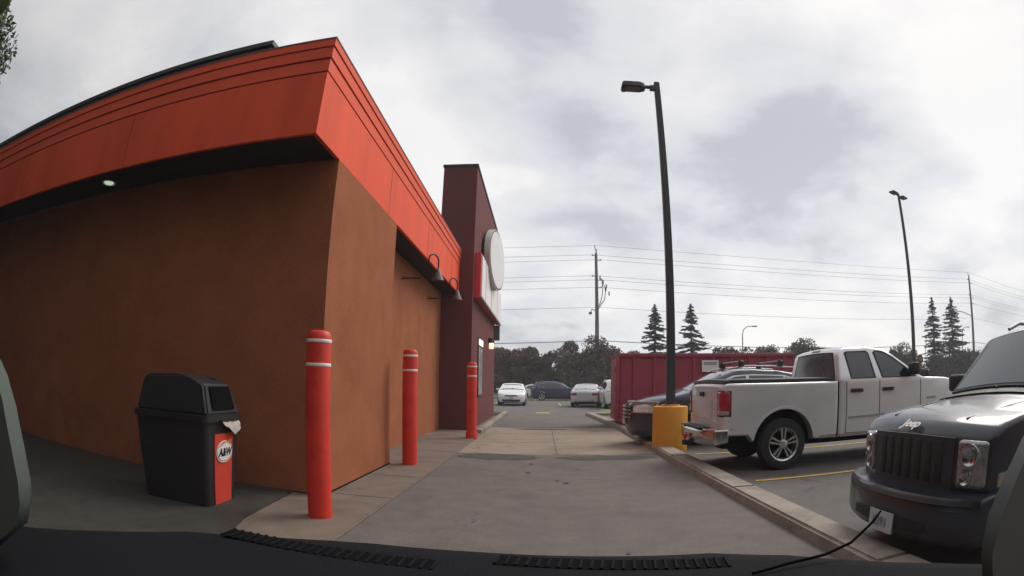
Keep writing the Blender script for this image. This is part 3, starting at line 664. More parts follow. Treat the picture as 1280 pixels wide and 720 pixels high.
bm = bmesh.new(); tube(bm, [(3.05, -.86, 1.33), (3.12, -.90, 2.05)], .006, 5); finish('antenna', bm, 'trim', t)

# ---- generic car (heading +x, front axle at x=wb, rear axle at 0)
def make_car(name, label, cat, loc, rz, P, group=None):
    t = thing(name, label, cat, loc, rz, group); wb, hw, r = P['wb'], P['hw'], P['r']
    V = Veh(hw, P['belt'], P['roof'], P.get('th', .22), wb-.1, .1, P['front'], P['rear'], nose=P.get('nose', .35), tail=P.get('tail', .25), taper=P.get('taper', .13), crown=.05, low=.06)
    zb = .24
    out_ = P['top']+[(P['front'], .55), (P['front']-.03, .30), (P['front']-.12, .22), (wb+r+.12, zb)]+arch(wb, r+.055, r, zb)+arch(0, r+.055, r, zb)+[(P['rear']+.12, zb+.04), (P['rear'], .35)]
    zs = [.4, .55, .7, .85, P['belt']-.04, P['belt']+.02, P['belt']+.2, P['belt']+.35]
    shell('body', out_, hw, P['paint'], t, V, .07, 4, xs=[wb*.15, wb*.35, wb*.55, wb*.75, wb+.55, -.5], zs=zs)
    under(t, P['rear']+.2, P['front']-P.get('ucut', .35), hw-.26, .17, .62)
    for s in (-1, 1):
        for w_ in P['windows']: side_panel('window', w_, s, .006, .02, 'glass', t, V, zs=(P['belt']+.1, P['belt']+.25))
        if P.get('chrometrim'):
            side_panel('window_trim', P['chrometrim'], s, .003, .02, 'chrome', t, V, zs=(P['belt']+.1, P['belt']+.25))
        for x in P['doors']: side_panel('door_gap', [(x-.005, .34), (x-.005, P['belt']-.03), (x+.005, P['belt']-.03), (x+.005, .34)], s, .0025, .01, 'under', t, V, zs=(.5, .7))
        for x in P['handles']: side_panel('door_handle', [(x, P['belt']-.12), (x, P['belt']-.09), (x+.2, P['belt']-.09), (x+.2, P['belt']-.12)], s, .025, .02, P.get('handlem', P['paint']), t, V)
        mirror(t, P['paint'], P['mx'], P['belt']+.02, hw*.93, s, (.11, .2, .13))
        for x in (0, wb): make_wheel(r, .22, r*.67, t, x, s*(hw-.13), s, P.get('spokes', 5), P.get('style', 'twin'))
    cross_panel('windshield', P['ws'][0], P['ws'][1], -hw*.88, hw*.88, .008, .02, 'glassb', t, V, -hw*.80, hw*.80)
    cross_panel('rear_window', P['rw'][0], P['rw'][1], -hw*.80, hw*.80, -.008, .02, 'glassb', t, V, -hw*.74, hw*.74)
    fx = P['front']
    for s in (-1, 1):
        bm = bmesh.new(); z0, z1, y0, y1, dx = P['hl']; A = s*y0; B = s*y1
        bm2 = bmesh.new(); box(bm, fx-dx, fx+.012, min(A, B), max(A, B), z0, z1, .03, 3)
        for v in bm.verts:   # sweep the lamp back along the wing
            k = (abs(v.co.y)-y0)/(y1-y0); v.co.z += P.get('hls', .05)*k
            if v.co.x > fx-.05: v.co.x -= P.get('hlx', 0)*(1-k)
            if v.co.z > (z0+z1)/2: v.co.x -= P.get('hlt', .10)
        bm2.free(); deform(bm, V); hl_ = finish('headlight', bm, 'lens', t, 40)
        z0, z1, y0, y1, dx = P['tl']; bm = bmesh.new(); box(bm, P['rear']-.012, P['rear']+dx, min(s*y0, s*y1), max(s*y0, s*y1), z0, z1, .03, 3); deform(bm, V); finish('taillight', bm, 'redlens', t, 40)
    for g in P['front_grilles']:
        cross_panel('grille', (fx-g[4], g[0]), (fx-g[5], g[1]), -g[2], g[2], .014, .03, g[3], t, V)
    cross_panel('license_plate', (fx+.0, .46), (fx-.0, .58), -.16, .16, .04, .02, 'plate', t, V) if P.get('fplate', True) else None
    cross_panel('license_plate', (P['rear'], P.get('pz', .72)), (P['rear'], P.get('pz', .72)+.13), -.16, .16, -.012, .02, 'plate', t, V)
    cross_panel('rear_valance', (P['rear']+.03, .27), (P['rear']+.01, .40), -hw*.7, hw*.7, -.012, .03, 'trim', t, V)
    return t, V
sedan = dict(wb=2.68, hw=.89, r=.32, belt=.93, roof=1.42, front=3.58, rear=-.98, mx=1.95,
    top=[(-.98, .6), (-.97, .90), (-.90, 1.0), (-.55, 1.03), (-.30, 1.06), (.25, 1.33), (.60, 1.41), (1.05, 1.43), (1.45, 1.40), (1.80, 1.28), (2.35, 1.0), (2.6, .95), (3.1, .86), (3.40, .75), (3.55, .65)],
    ws=((2.30, 1.02), (1.60, 1.355)), rw=((-.26, 1.075), (.42, 1.37)),
    windows=[[(.0, .96), (.32, 1.25), (.62, 1.345), (.98, 1.36), (.98, .96)], [(1.05, .96), (1.05, 1.36), (1.35, 1.345), (1.65, 1.26), (2.05, 1.03), (2.1, .96)]],
    doors=(.15, 1.015, 2.15), handles=(.3, 1.2), hl=(.60, .70, .38, .86, .35), tl=(.72, .90, .50, .88, .18))
P = dict(sedan); P.update(paint='wpaint', chrometrim=[(-.05, .94), (.28, 1.27), (.60, 1.37), (1.35, 1.375), (1.68, 1.28), (2.12, 1.03), (2.18, .94)], front_grilles=[(.61, .68, .42, 'trim', .0, .03), (.28, .40, .66, 'trim', -.01, -.01)])
make_car('sedan_car', 'white sedan parked facing the lane, its dark front grille towards the drive-through', 'car', (-1.92, 38.3, 0), R(-90), P)
P = dict(sedan); P.update(paint='silver2', front_grilles=[(.5, .68, .42, 'trim', 0, .03)], fplate=True, pz=.70, tail=.2)
make_car('sedan_car', 'silver sedan seen from behind, parked left of the maroon skip', 'car', (2.62, 34.2, 0), R(81), P)
cuv = dict(wb=2.72, hw=.92, r=.36, belt=1.08, roof=1.66, front=3.62, rear=-.95, mx=2.0, th=.2,
    top=[(-.95, .7), (-.97, .98), (-.86, 1.12), (-.62, 1.48), (-.52, 1.60), (.2, 1.665), (.9, 1.68), (1.4, 1.63), (1.75, 1.50), (2.35, 1.14), (2.5, 1.10), (3.1, 1.02), (3.42, .92), (3.58, .78)],
    ws=((2.30, 1.17), (1.58, 1.57)), rw=((-.83, 1.16), (-.62, 1.50)),
    windows=[[(-.30, 1.16), (-.50, 1.38), (-.36, 1.44), (.05, 1.53), (.05, 1.12)], [(.12, 1.12), (.12, 1.54), (.55, 1.565), (1.0, 1.565), (1.0, 1.12)], [(1.07, 1.12), (1.07, 1.565), (1.35, 1.545), (1.65, 1.43), (2.02, 1.20), (2.1, 1.12)]],
    doors=(.1, 1.035, 2.2), handles=(.3, 1.2), hl=(.72, .86, .50, .90, .55), tl=(.85, 1.05, .48, .90, .25))
P = dict(cuv); P.update(paint='darkblue', front_grilles=[(.5, .8, .45, 'trim', 0, .03)], chrometrim=[(-.30, 1.14), (-.54, 1.39), (-.36, 1.46), (.1, 1.56), (1.0, 1.59), (1.37, 1.565), (1.68, 1.45), (2.1, 1.20), (2.2, 1.10)])
make_car('crossover_car', 'dark blue crossover parked side-on in front of the far trees', 'car', (-.05, 48.6, 0), 0, P)
P = dict(sedan); P.update(paint='wpaint', front_grilles=[(.5, .68, .42, 'trim', 0, .03)])
make_car('sedan_car', 'white car mostly hidden behind the blue crossover', 'car', (-1.7, 54.2, 0), 0, P)
P = dict(sedan); P.update(paint='wpaint', front_grilles=[(.5, .68, .42, 'trim', 0, .03)])
make_car('sedan_car', 'white car parked beyond the silver sedan, only its pale roof showing', 'car', (3.3, 52.0, 0), R(2), P)
# white van beside the skip, nose hidden
P = dict(cuv); P.update(paint='wpaint', front_grilles=[(.5, .8, .45, 'trim', 0, .03)])
make_car('van', 'white sport utility vehicle half hidden behind the end of the maroon skip', 'car', (4.35, 31.5, 0), R(92), P)

# ---- navy crossover beside the pickup, heading -x
P = dict(cuv); P.update(paint='navy', style='twin', nose=.55, taper=.14, ucut=.8, hw=.94, roof=1.68, front=3.70, handlem='chrome',
    top=[(-.95, .7), (-.97, 1.0), (-.88, 1.14), (-.62, 1.42), (-.45, 1.56), (.2, 1.65), (.9, 1.69), (1.35, 1.65), (1.75, 1.52), (2.45, 1.20), (2.62, 1.16), (3.15, 1.07), (3.48, .97), (3.64, .88), (3.70, .74)],
    ws=((2.40, 1.225), (1.62, 1.575)),
    hl=(.86, .98, .36, .93, .62), hls=.02, hlt=.06, chrometrim=[(-.30, 1.13), (-.56, 1.37), (-.36, 1.46), (.1, 1.56), (.9, 1.59), (1.37, 1.565), (1.70, 1.45), (2.22, 1.19), (2.36, 1.11)],
    windows=[[(-.28, 1.16), (-.48, 1.38), (-.34, 1.43), (.05, 1.52), (.05, 1.13)], [(.12, 1.13), (.12, 1.53), (.55, 1.555), (1.0, 1.56), (1.0, 1.13)], [(1.07, 1.13), (1.07, 1.56), (1.35, 1.535), (1.65, 1.43), (2.02, 1.24), (2.2, 1.14)]],
    front_grilles=[(.58, .90, .44, 'trim', 0, .04)])
t, V = make_car('crossover_car', 'navy crossover with roof rack bars parked nose to the kerb behind the yellow base', 'car', (5.55, 12.5, 0), R(180), P)
for s in (-1, 1):
    hp_ = cross_panel('headlamp', (3.698, .745), (3.638, .885), s*.50, s*.91, .016, .03, 'lens2', t, V, s*.44, s*.92)
    cross_panel('headlamp_top', (3.640, .885), (3.50, .960), s*.46, s*.92, .012, .03, 'lens2', hp_, V, s*.60, s*.92)
    cross_panel('lamp_trim', (3.700, .725), (3.697, .742), s*.46, s*.93, .022, .03, 'alloy', hp_, V)
for z in (.86, .78, .70, .62): cross_panel('grille_bar', (3.715, z-.018), (3.705, z+.018), -.42, .42, .03, .03, 'alloy', t, V)
for s in (-1, 1):
    side_panel('sill_trim', [(.45, .27), (.45, .33), (2.2, .33), (2.2, .27)], s, .015, .02, 'chrome', t, V)
    bm = bmesh.new(); tube(bm, [(-.35, s*.66, 1.60), (-.2, s*.67, 1.68), (.4, s*.68, 1.72), (1.0, s*.67, 1.73), (1.45, s*.65, 1.67), (1.55, s*.65, 1.62)], .017, 8); rl = finish('roof_rail', bm, 'chrome', t, 40)
for x in (.15, 1.15):
    bm = bmesh.new(); tube(bm, [(x, -.80, 1.83), (x, .80, 1.83)], .016, 8); cbb = finish('roof_bar', bm, 'galv', t, 40)
    for s in (-1, 1):
        bm = bmesh.new(); box(bm, x-.06, x+.06, min(s*.62, s*.72), max(s*.62, s*.72), 1.71, 1.85, .015); finish('bar_foot', bm, 'trim', cbb, 40)
side_panel('fog_trim', [(3.1, .38), (3.1, .44), (3.5, .46), (3.5, .40)], 1, .012, .02, 'chrome', t, V)

# ---- dark square-nosed suv, nose at the kerb, heading -x (front axle at the origin)
t = thing('suv', 'dark slate sport utility vehicle with upright slotted grille parked nose to the kerb', 'car', (3.43, 3.31, 0), R(180))
V = Veh(.92, 1.06, 1.76, .12, .0, -2.6, .78, -3.55, nose=.15, tail=.05, taper=.07, crown=.06, low=.03)
so = [(-3.5, .4), (-3.52, 1.05), (-3.42, 1.55), (-3.32, 1.72), (-3.1, 1.765), (-1.5, 1.775), (-1.22, 1.745), (-1.10, 1.71), (-.50, 1.185), (-.42, 1.155), (0, 1.12), (.38, 1.085), (.54, 1.055), (.64, 1.025), (.71, .985), (.748, .93), (.765, .86), (.765, .55), (.72, .45), (.50, .45)]+arch(0, .46, .37, .45)+[(-.5, .36), (-2.2, .36)]+arch(-2.69, .46, .37, .42)
shell('body', so, .92, 'jeep', t, V, .075, 5, xs=(-3, -2, -1.5, -1, -.7, -.2, .2, .55), zs=(.55, .7, .85, .95, 1.02, 1.1, 1.3, 1.5, 1.65))
under(t, -3.3, .6, .72, .26, .85)
VB = Veh(.95, 3, 4, 0, .3, -9, .98, -10, nose=.24, tail=0, taper=.05, crown=0, low=0)
shell('front_bumper', [(.50, .24), (.92, .22), (.965, .27), (.975, .40), (.965, .50), (.93, .545), (.80, .565), (.60, .57), (.50, .5)], .95, 'jeep', t, VB, .03, 3, zs=(.35, .45))
fb = cross_panel('bumper_inset', (.975, .29), (.978, .36), -.5, .5, .006, .02, 'trim', t, VB)
cross_panel('bumper_strip', (.972, .50), (.955, .525), -.88, .88, .004, .02, 'trim', t, VB)
gr = cross_panel('grille_surround', (.762, .56), (.762, .93), -.56, .56, .006, .03, 'grilledark', t, V)
for k in range(7):
    y = (k-3)*.135; bm = bmesh.new(); box(bm, .74, .778, y-.043, y+.043, .60, .90, .012); deform(bm, V); finish('grille_slot', bm, 'trim', gr, 40)
for s in (-1, 1):
    bm = bmesh.new(); box(bm, .60, .785, min(s*.60, s*.885), max(s*.60, s*.885), .585, .925, .035, 3); deform(bm, V); hl_ = finish('headlight', bm, 'lens', t, 40)
    for (yy, zz_, rr_) in ((.735, .82, .085), (.71, .665, .058)):
        bm = bmesh.new(); lathe(bm, [(rr_, 0), (rr_*1.0, .012), (rr_*.86, .014), (rr_*.7, .004), (rr_*.3, -.004), (0, -.004)], 28)
        bm.transform(Matrix.Translation((.783, s*yy, zz_)) @ Matrix.Rotation(R(90), 4, 'Y')); deform(bm, V); finish('reflector', bm, 'chrome', hl_, 40)
        bm = bmesh.new(); lathe(bm, [(rr_*.35, 0), (rr_*.3, .02), (0, .028)], 16); bm.transform(Matrix.Translation((.783, s*yy, zz_)) @ Matrix.Rotation(R(90), 4, 'Y')); deform(bm, V); finish('bulb', bm, 'lens', hl_, 40)
    side_panel('side_marker', [(.44, .59), (.40, .68), (.50, .70), (.66, .69), (.66, .60)], s, .012, .02, 'amber', t, V)
    o_ = arc_pts(0, .37, .53, 5, 175, 16); i_ = arc_pts(0, .37, .455, 5, 175, 16); side_panel('arch_flare', o_+i_[::-1], s, .035, .06, 'trim', t, V)
    o_ = arc_pts(-2.69, .37, .53, 5, 175, 16); i_ = arc_pts(-2.69, .37, .455, 5, 175, 16); side_panel('arch_flare', o_+i_[::-1], s, .035, .06, 'trim', t, V)
    for w_ in ([(-.72, 1.19), (-1.22, 1.62), (-1.52, 1.66), (-1.56, 1.19)], [(-1.64, 1.19), (-1.62, 1.66), (-2.4, 1.67), (-2.46, 1.19)], [(-2.55, 1.19), (-2.5, 1.67), (-3.2, 1.65), (-3.3, 1.19)]):
        side_panel('window', w_, s, .006, .02, 'glass', t, V, zs=(1.3, 1.45))
    for x in (-.6, -1.6, -2.45): side_panel('door_gap', [(x-.005, .45), (x-.005, 1.12), (x+.005, 1.12), (x+.005, .45)], s, .0025, .01, 'under', t, V, zs=(.6, .8, 1.0))
    for x in (-1.52, -2.36): side_panel('door_handle', [(x, 1.0), (x, 1.03), (x+.2, 1.03), (x+.2, 1.0)], s, .03, .03, 'trim', t, V)
    mirror(t, 'trim', -.80, 1.17, .90, s, (.13, .22, .17))
    for x in (0, -2.69): make_wheel(.37, .235, .235, t, x, s*.79, s)
    # raised crease running back along the bonnet
    bm = bmesh.new(); tube(bm, [(.58, s*.50, 1.046), (.1, s*.58, 1.108), (-.40, s*.64, 1.147)], .009, 6); deform(bm, V); finish('bonnet_crease', bm, 'jeep', t, 60)
    bm = bmesh.new(); tube(bm, [(-3.1, s*.70, 1.75), (-2.9, s*.70, 1.82), (-1.7, s*.70, 1.835), (-1.45, s*.69, 1.77)], .02, 8); finish('roof_rail', bm, 'galv', t, 40)
cross_panel('windshield', (-.545, 1.235), (-1.08, 1.695), -.82, .82, .008, .02, 'glassb', t, V, -.77, .77)
cross_panel('windshield_trim', (-.52, 1.215), (-1.10, 1.71), -.86, .86, .004, .02, 'trim', t, V, -.81, .81)
cross_panel('cowl', (-.40, 1.162), (-.52, 1.192), -.84, .84, .010, .02, 'trim', t, V)
for y0 in (-.1, .55):
    bm = bmesh.new(); tube(bm, [(-.49, y0, 1.205), (-.56, y0-.10, 1.235), (-.58, y0-.55, 1.25)], .007, 6); deform(bm, V); finish('wiper', bm, 'trim', t, 40)
text_mesh('bonnet_lettering', 'Jeep', .125, 'signwhite', t, frame((.735, 0, .998), (0, 1, 0), (-.75, 0, .45)), .003, 0, .003)
lp_ = cross_panel('license_plate', (.985, .235), (.985, .385), -.17, .17, .01, .01, 'plate', t, VB)
text_mesh('plate_characters', '8391', .10, 'ink', lp_, frame((1.0, .0, .305), (0, 1, 0), (0, 0, 1)), .001)

# ------------------------------------------------------------------ roll-off skip behind the crossover
t = thing('roll_off_skip', 'long maroon steel roll-off skip standing behind the navy crossover', 'skip', (2.36, 17.0, 0), R(-1)); t.scale = (.93, 1, 1)
bm = bmesh.new()
for a in ((0, 6.3, 0, .05, .2, 2.2), (0, 6.3, 2.25, 2.3, .2, 2.2), (6.25, 6.3, .05, 2.25, .2, 2.2), (0, 6.3, .05, 2.25, .2, .26)): box(bm, *a)
finish('hull', bm, 'dumpster', t)
bm = bmesh.new(); box(bm, -.04, 6.34, -.07, .08, 2.18, 2.30, .015); box(bm, -.04, 6.34, 2.22, 2.37, 2.18, 2.30, .015); box(bm, 6.22, 6.36, .0, 2.3, 2.18, 2.30, .015); box(bm, -.04, 6.34, -.06, .0, .18, .32, .01); finish('top_rail', bm, 'dumpster', t, 40)
for k in range(9):
    x = .42+k*.68; bx('side_rib', 'dumpster', t, x, x+.10, -.055, .0, .32, 2.18)
bx('end_door', 'dumpster', t, -.06, 0, .03, 2.27, .22, 2.18); bm = bmesh.new(); box(bm, -.16, -.04, -.10, .06, .22, 2.14, .02); finish('door_post', bm, 'dumpster', t, 40)
for z in (.6, 1.2, 1.8): bm = bmesh.new(); tube(bm, [(-.17, -.11, z-.09), (-.17, -.11, z+.09)], .035, 10); finish('hinge', bm, 'dumpster', t, 40)
for y in (.6, 1.7): bx('skid_rail', 'trim', t, .1, 6.2, y-.08, y+.08, .02, .2)
for x in (.5, 5.8):
    for y in (.45, 1.85): finish('roller', lathe(bmesh.new(), [(.09, -.08), (.09, .08)], 16, 'Y', (x, y, .10)), 'trim', t, 40)
sn = bx('notice', 'signwhite', t, 2.78, 3.38, -.072, -.058, 1.72, 2.08)
bx('notice_band', 'galv', sn, 2.84, 3.32, -.076, -.071, 1.93, 2.03)

# ------------------------------------------------------------------ utility poles and wires
poles = [(-58.0, 62.0), (5.95, 62.0), (66.0, 63.2), (118.0, 76.0)]
attach = [17.0, 15.9, 15.35, 13.5, 13.05, 12.2, 9.95, 6.25]
side_ = [0, -.35, .35, -.28, .28, .1, .1, .1]
pobj = []
for i, (x, y) in enumerate(poles):
    lab = ['wooden utility pole hidden behind the restaurant', 'wooden utility pole with cable loops standing above the silver sedan', 'wooden utility pole with a long side arm beyond the dark suv', 'wooden utility pole far along the road past the suv'][i]
    t = thing('utility_pole', lab, 'utility pole', (x, y, 0), group='utility poles along the road')
    bm = bmesh.new(); tube(bm, [(0, 0, 0), (0, 0, 8), (-.05, 0, 16.1)], [.27, .22, .15], 12); finish('pole', bm, 'wood', t, 40)
    bm = bmesh.new(); box(bm, -.09, .05, -.12, .12, 15.7, 16.6, .02); tube(bm, [(-.05, 0, 16.4), (-.22, 0, 17.0)], .05, 8); finish('pole_top_bracket', bm, 'galv', t, 40)
    for z in (15.9, 15.35, 13.5, 13.05, 12.2):
        s = -1 if z in (15.9, 13.5) else 1
        bm = bmesh.new(); tube(bm, [(0, 0, z-.1), (s*.45, -.1, z-.02)], .035, 6); finish('insulator_arm', bm, 'galv', t, 40)
        finish('insulator', lathe(bmesh.new(), [(.05, -.12), (.09, -.10), (.05, -.06), (.09, -.02), (.05, .02), (.08, .05), (0, .08)], 10, c=(s*.45, -.1, z)), 'lampgrey', t, 40)
    if i == 1:
        for dx, z1_, z0_ in ((.55, 13.2, 10.9), (.85, 12.4, 10.6)):
            bm = bmesh.new(); tube(bm, [(.15, -.1, z0_-.9), (.35, -.15, z0_-.5), (dx, -.2, z0_+.2), (dx+.1, -.2, z0_+1.1), (dx, -.2, z1_)], .05, 6); finish('cable_loop', bm, 'wire', t, 60)
            for q in range(3): finish('cutout_fuse', lathe(bmesh.new(), [(.04, -.25), (.1, -.18), (.05, 0), (.1, .12), (0, .25)], 8, c=(dx-.2+q*.35, -.25, z1_+.1-q*.5)), 'wire', t, 40)
        bm = bmesh.new(); tube(bm, [(0, 0, 9.5), (-.6, -.3, 9.7), (-.75, -.4, 9.3)], .05, 6); box(bm, -.95, -.6, -.55, -.3, 9.1, 9.35, .03); finish('camera_arm', bm, 'wire', t, 40)
    if i == 2:
        bm = bmesh.new(); tube(bm, [(0, 0, 10.2), (-2.8, -.3, 10.75), (-5.6, -.6, 10.85)], .07, 8); ar = finish('street_lamp_arm', bm, 'galv', t, 40)
        bm = bmesh.new(); box(bm, -6.6, -5.5, -.8, -.4, 10.75, 10.95, .05); finish('lamp_head', bm, 'galv', ar, 40)
for k, (z, dx) in enumerate(zip(attach, side_)):
    bm = bmesh.new()
    for (xa, ya), (xb, yb) in zip(poles, poles[1:]):
        n = 16; sag = .75
        tube(bm, [(xa+(xb-xa)*q/n+dx, ya+(yb-ya)*q/n-.1, z-4*sag*(q/n)*(1-q/n)) for q in range(n+1)], (.017 if z > 7 else .04), 4, False)
    names = ['topmost thin overhead wire', 'second overhead wire from the top', 'third overhead wire, close under the second', 'fourth overhead wire, upper one of the middle pair', 'fifth overhead wire, lower one of the middle pair', 'sixth overhead wire below the middle pair', 'lone overhead wire passing over the spruce tops', 'lowest and thickest overhead cable just above the treetops']
    tag(finish('overhead_wire', bm, 'wire', None, 60), names[k]+' strung between the utility poles', 'wire', 'overhead wires between the utility poles')
# road lighting beyond the trees
def street_lamp(x, y, h, s, label):
    t = thing('street_lamp', label, 'street lamp', (x, y, 0), group='street lamps along the far road')
    bm = bmesh.new(); tube(bm, [(0, 0, 0), (0, 0, h-1.2), (s*.15, 0, h-.5), (s*.7, 0, h-.05), (s*1.5, 0, h)], [.12, .08, .07, .06, .05], 8); finish('post', bm, 'galv', t, 50)
    bm = bmesh.new(); box(bm, min(s*1.4, s*2.2), max(s*1.4, s*2.2), -.15, .15, h-.08, h+.08, .04); finish('lamp_head', bm, 'galv', t, 40)
street_lamp(26.3, 70, 8.9, 1, 'grey curved street lamp rising behind the trees over the maroon skip')
street_lamp(69.8, 70, 9.3, 1, 'grey curved street lamp beside the right pair of spruces')

# ------------------------------------------------------------------ trees
def leaf_cloud(centres, radii, n, size, seed, squash=.8):
    rg = np.random.default_rng(seed); ci = rg.integers(0, len(centres), n)
    C_ = np.array(centres)[ci]; Rr = np.array(radii)[ci]
    d = rg.normal(size=(n, 3)); d /= np.linalg.norm(d, axis=1)[:, None]; d[:, 2] *= squash
    p = C_+d*(Rr*rg.uniform(.25, 1, n)**.6)[:, None]
    a = rg.normal(size=(n, 3)); a /= np.linalg.norm(a, axis=1)[:, None]
    b_ = np.cross(a, rg.normal(size=(n, 3))); b_ /= np.linalg.norm(b_, axis=1)[:, None]
    s = size*rg.uniform(.6, 1.4, n)[:, None]
    V_ = np.stack([p-a*s, p-b_*s*.5, p+a*s, p+b_*s*.5], 1).reshape(-1, 3)
    return V_
def quads_mesh(name, V_):
    n = len(V_)//4; me = bpy.data.meshes.new(name); me.vertices.add(len(V_)); me.vertices.foreach_set('co', V_.astype(np.float32).ravel())
    me.loops.add(n*4); me.loops.foreach_set('vertex_index', np.arange(n*4, dtype=np.int32)); me.polygons.add(n)
    me.polygons.foreach_set('loop_start', np.arange(0, n*4, 4, dtype=np.int32)); me.polygons.foreach_set('loop_total', np.full(n, 4, dtype=np.int32)); me.update(calc_edges=True)
    return me
def broad_tree(label, loc, h, rad, m, seed, n=9000, size=.16, trunk=.3, low=.25, group=None, name='tree', squash=.8):
    t = thing(name, label, 'tree', loc, 0, group); rg = random.Random(seed)
    bm = bmesh.new(); tube(bm, [(0, 0, 0), (.05, 0, h*.2), (rg.uniform(-.2, .2), rg.uniform(-.2, .2), h*.55)], [h*.028, h*.02, h*.012], 8)
    cs, rs_ = [], []
    for k in range(34):
        a = rg.uniform(0, 2*math.pi); q = rg.uniform(.15, .9)**.6; z = h*(low+.08+(1-low-.2)*rg.uniform(0, 1))
        env = math.sqrt(max(.08, 1-((z/h-(low+1)/2)/((1-low)/2))**2)); rr_ = rad*q*env
        c = (rr_*math.cos(a), rr_*math.sin(a), z); cs.append(c); rs_.append(rad*rg.uniform(.26, .48))
        if k < 12: tube(bm, [(0, 0, h*rg.uniform(.15, .4)), (c[0]*.5, c[1]*.5, z*.75), c], [h*.009, h*.006, h*.002], 5)
    finish('trunk', bm, 'bark', t, 60)
    V_ = leaf_cloud(cs, rs_, n, size, seed, squash)
    link('crown', quads_mesh('crown', V_), m, t)
    return t
rg = random.Random(11)
G = 'dark crab-apple trees behind the far parking row'
pt = [(-9.5, 58, 5.2, 2.9), (-6.3, 59, 5.6, 2.7), (-3.3, 57.5, 5.05, 2.3), (-.6, 58.5, 5.4, 2.2), (4.6, 57.5, 5.95, 3.2), (8.6, 58.2, 5.2, 2.6)]
pl_ = ['purple-leaved tree farthest left, nearly hidden by the maroon tower', 'dark green-brown tree showing just beside the maroon tower', 'dark purple tree rising directly above the white sedan', 'small pointed green-brown tree between the white sedan and blue crossover', 'widest round purple tree, behind the silver sedan and utility pole', 'purple tree partly behind the end of the maroon skip']
for i, (x, y, h, r_) in enumerate(pt): broad_tree(pl_[i], (x, y, 0), h, r_, 'darkleaf' if i in (1, 3) else 'purple', 20+i, 17000, .14, low=.08, group=G)
broad_tree('green-leaved small tree in the gap beside the widest purple tree', (1.6, 62, 0), 4.9, 2.4, 'leaf', 40, 8000, .14, low=.05)
G = 'trees beyond the maroon skip'
bt = [(19.5, 57, 5.5, 2.3, 'purple'), (22.8, 57, 5.6, 2.3, 'purple'), (25.8, 57, 5.55, 2.2, 'purple'), (29.2, 56, 6.3, 2.4, 'darkleaf'), (33, 57, 5.6, 2.5, 'darkleaf'), (43.3, 56, 5.6, 2.4, 'leaf')]
bl_ = ['purple tree behind the skip, just right of the spruce pair', 'purple tree behind the skip under the curved street lamp', 'purple tree behind the skip, between the street lamp and truck', 'tall dark green tree touching the left edge of the pickup cab', 'dark green tree seen through the pickup cab windows', 'light green tree showing over the pickup roof by the twin-head lamp post']
for i, (x, y, h, r_, m) in enumerate(bt): broad_tree(bl_[i], (x, y, 0), h, r_, m, 60+i, 9000, .14, low=.05, group=G)
hx = [(-16, 60, 5), (-22, 60, 5.4), (12.2, 61, 4.4), (15.5, 61, 4.5), (37, 59, 4.9), (46.5, 60, 4.6), (66, 61, 4.4)]
hl_lab = ['dark hedge tree hidden beyond the restaurant back wall', 'dark tree farthest behind the restaurant', 'low dark tree under the left spruce of the pair over the skip', 'low dark tree under the right spruce of the pair over the skip', 'dark green tree behind the pickup roof', 'dark tree left of the right spruce pair', 'dark tree beside the far utility pole']
for i, (x, y, h) in enumerate(hx): broad_tree(hl_lab[i], (x, y, 0), h, 2.8, 'darkleaf', 80+i, 7000, .17, low=.02, group='dark trees along the road')
def spruce(label, loc, h, rad, seed, group, n_w=34, base=.05):
    t = thing('spruce_tree', label, 'tree', loc, 0, group); rg = np.random.default_rng(seed)
    bm = bmesh.new(); lean = rg.uniform(-.12, .12); tube(bm, [(0, 0, 0), (lean*.5, 0, h*.6), (lean, 0, h)], [h*.02, h*.011, h*.002], 8)
    Q = []
    for k in range(n_w):
        f = base+(1-base)*(k/(n_w-1))**.95; z = h*(f+rg.uniform(-.012, .012)*(f < .95)); rr_ = rad*(1-f)**.8*rg.uniform(.8, 1.12)+.14
        nb = int(rg.integers(5, 9))
        for j in range(nb):
            if rg.random() < .15: continue
            a = 2*math.pi*(j/nb)+rg.uniform(-.3, .3)+k; ln = rr_*rg.uniform(.5, 1.2)
            zj = rg.uniform(-.18, .18); d = np.array([math.cos(a), math.sin(a), 0]); sN = np.array([-math.sin(a), math.cos(a), 0])
            tip = d*ln+np.array([lean*f, 0, z+zj-ln*rg.uniform(.0, .34)]); root = np.array([lean*f, 0, z+zj+.05])
            if k % 2 == 0 and j % 2 == 0: tube(bm, [tuple(root), tuple(tip)], [.03, .008], 4)
            m_n = max(8, int(ln*60))
            for q in range(m_n):
                u = rg.uniform(.12, 1)
                c = root+(tip-root)*u+np.array([0, 0, .10*ln*(u**2)])+sN*rg.normal()*.13*ln*(1.1-u)+np.array([0, 0, -abs(rg.normal())*.07])
                dd = d*.8+sN*rg.uniform(-1, 1)+np.array([0, 0, rg.uniform(-.5, .25)]); dd /= np.linalg.norm(dd)
                uu = np.cross(dd, [rg.normal()*.4, rg.normal()*.4, 1]); uu /= np.linalg.norm(uu); s = rg.uniform(.12, .24)
                Q += [c-dd*s, c-uu*s*.36, c+dd*s, c+uu*s*.36]
    for q in range(90):
        z = h*rg.uniform(.88, 1.0); c = np.array([lean*z/h, 0, z])+rg.normal(size=3)*np.array([.06, .06, .05]); dd = rg.normal(size=3); dd[2] = abs(dd[2])+.4; dd /= np.linalg.norm(dd); uu = np.cross(dd, [1, .2, 0]); uu /= np.linalg.norm(uu)
        Q += [c-dd*.12, c-uu*.035, c+dd*.12, c+uu*.035]
    finish('trunk', bm, 'bark', t, 60); link('crown', quads_mesh('crown', np.array(Q)), 'needle', t); return t
G = 'spruces over the maroon skip'
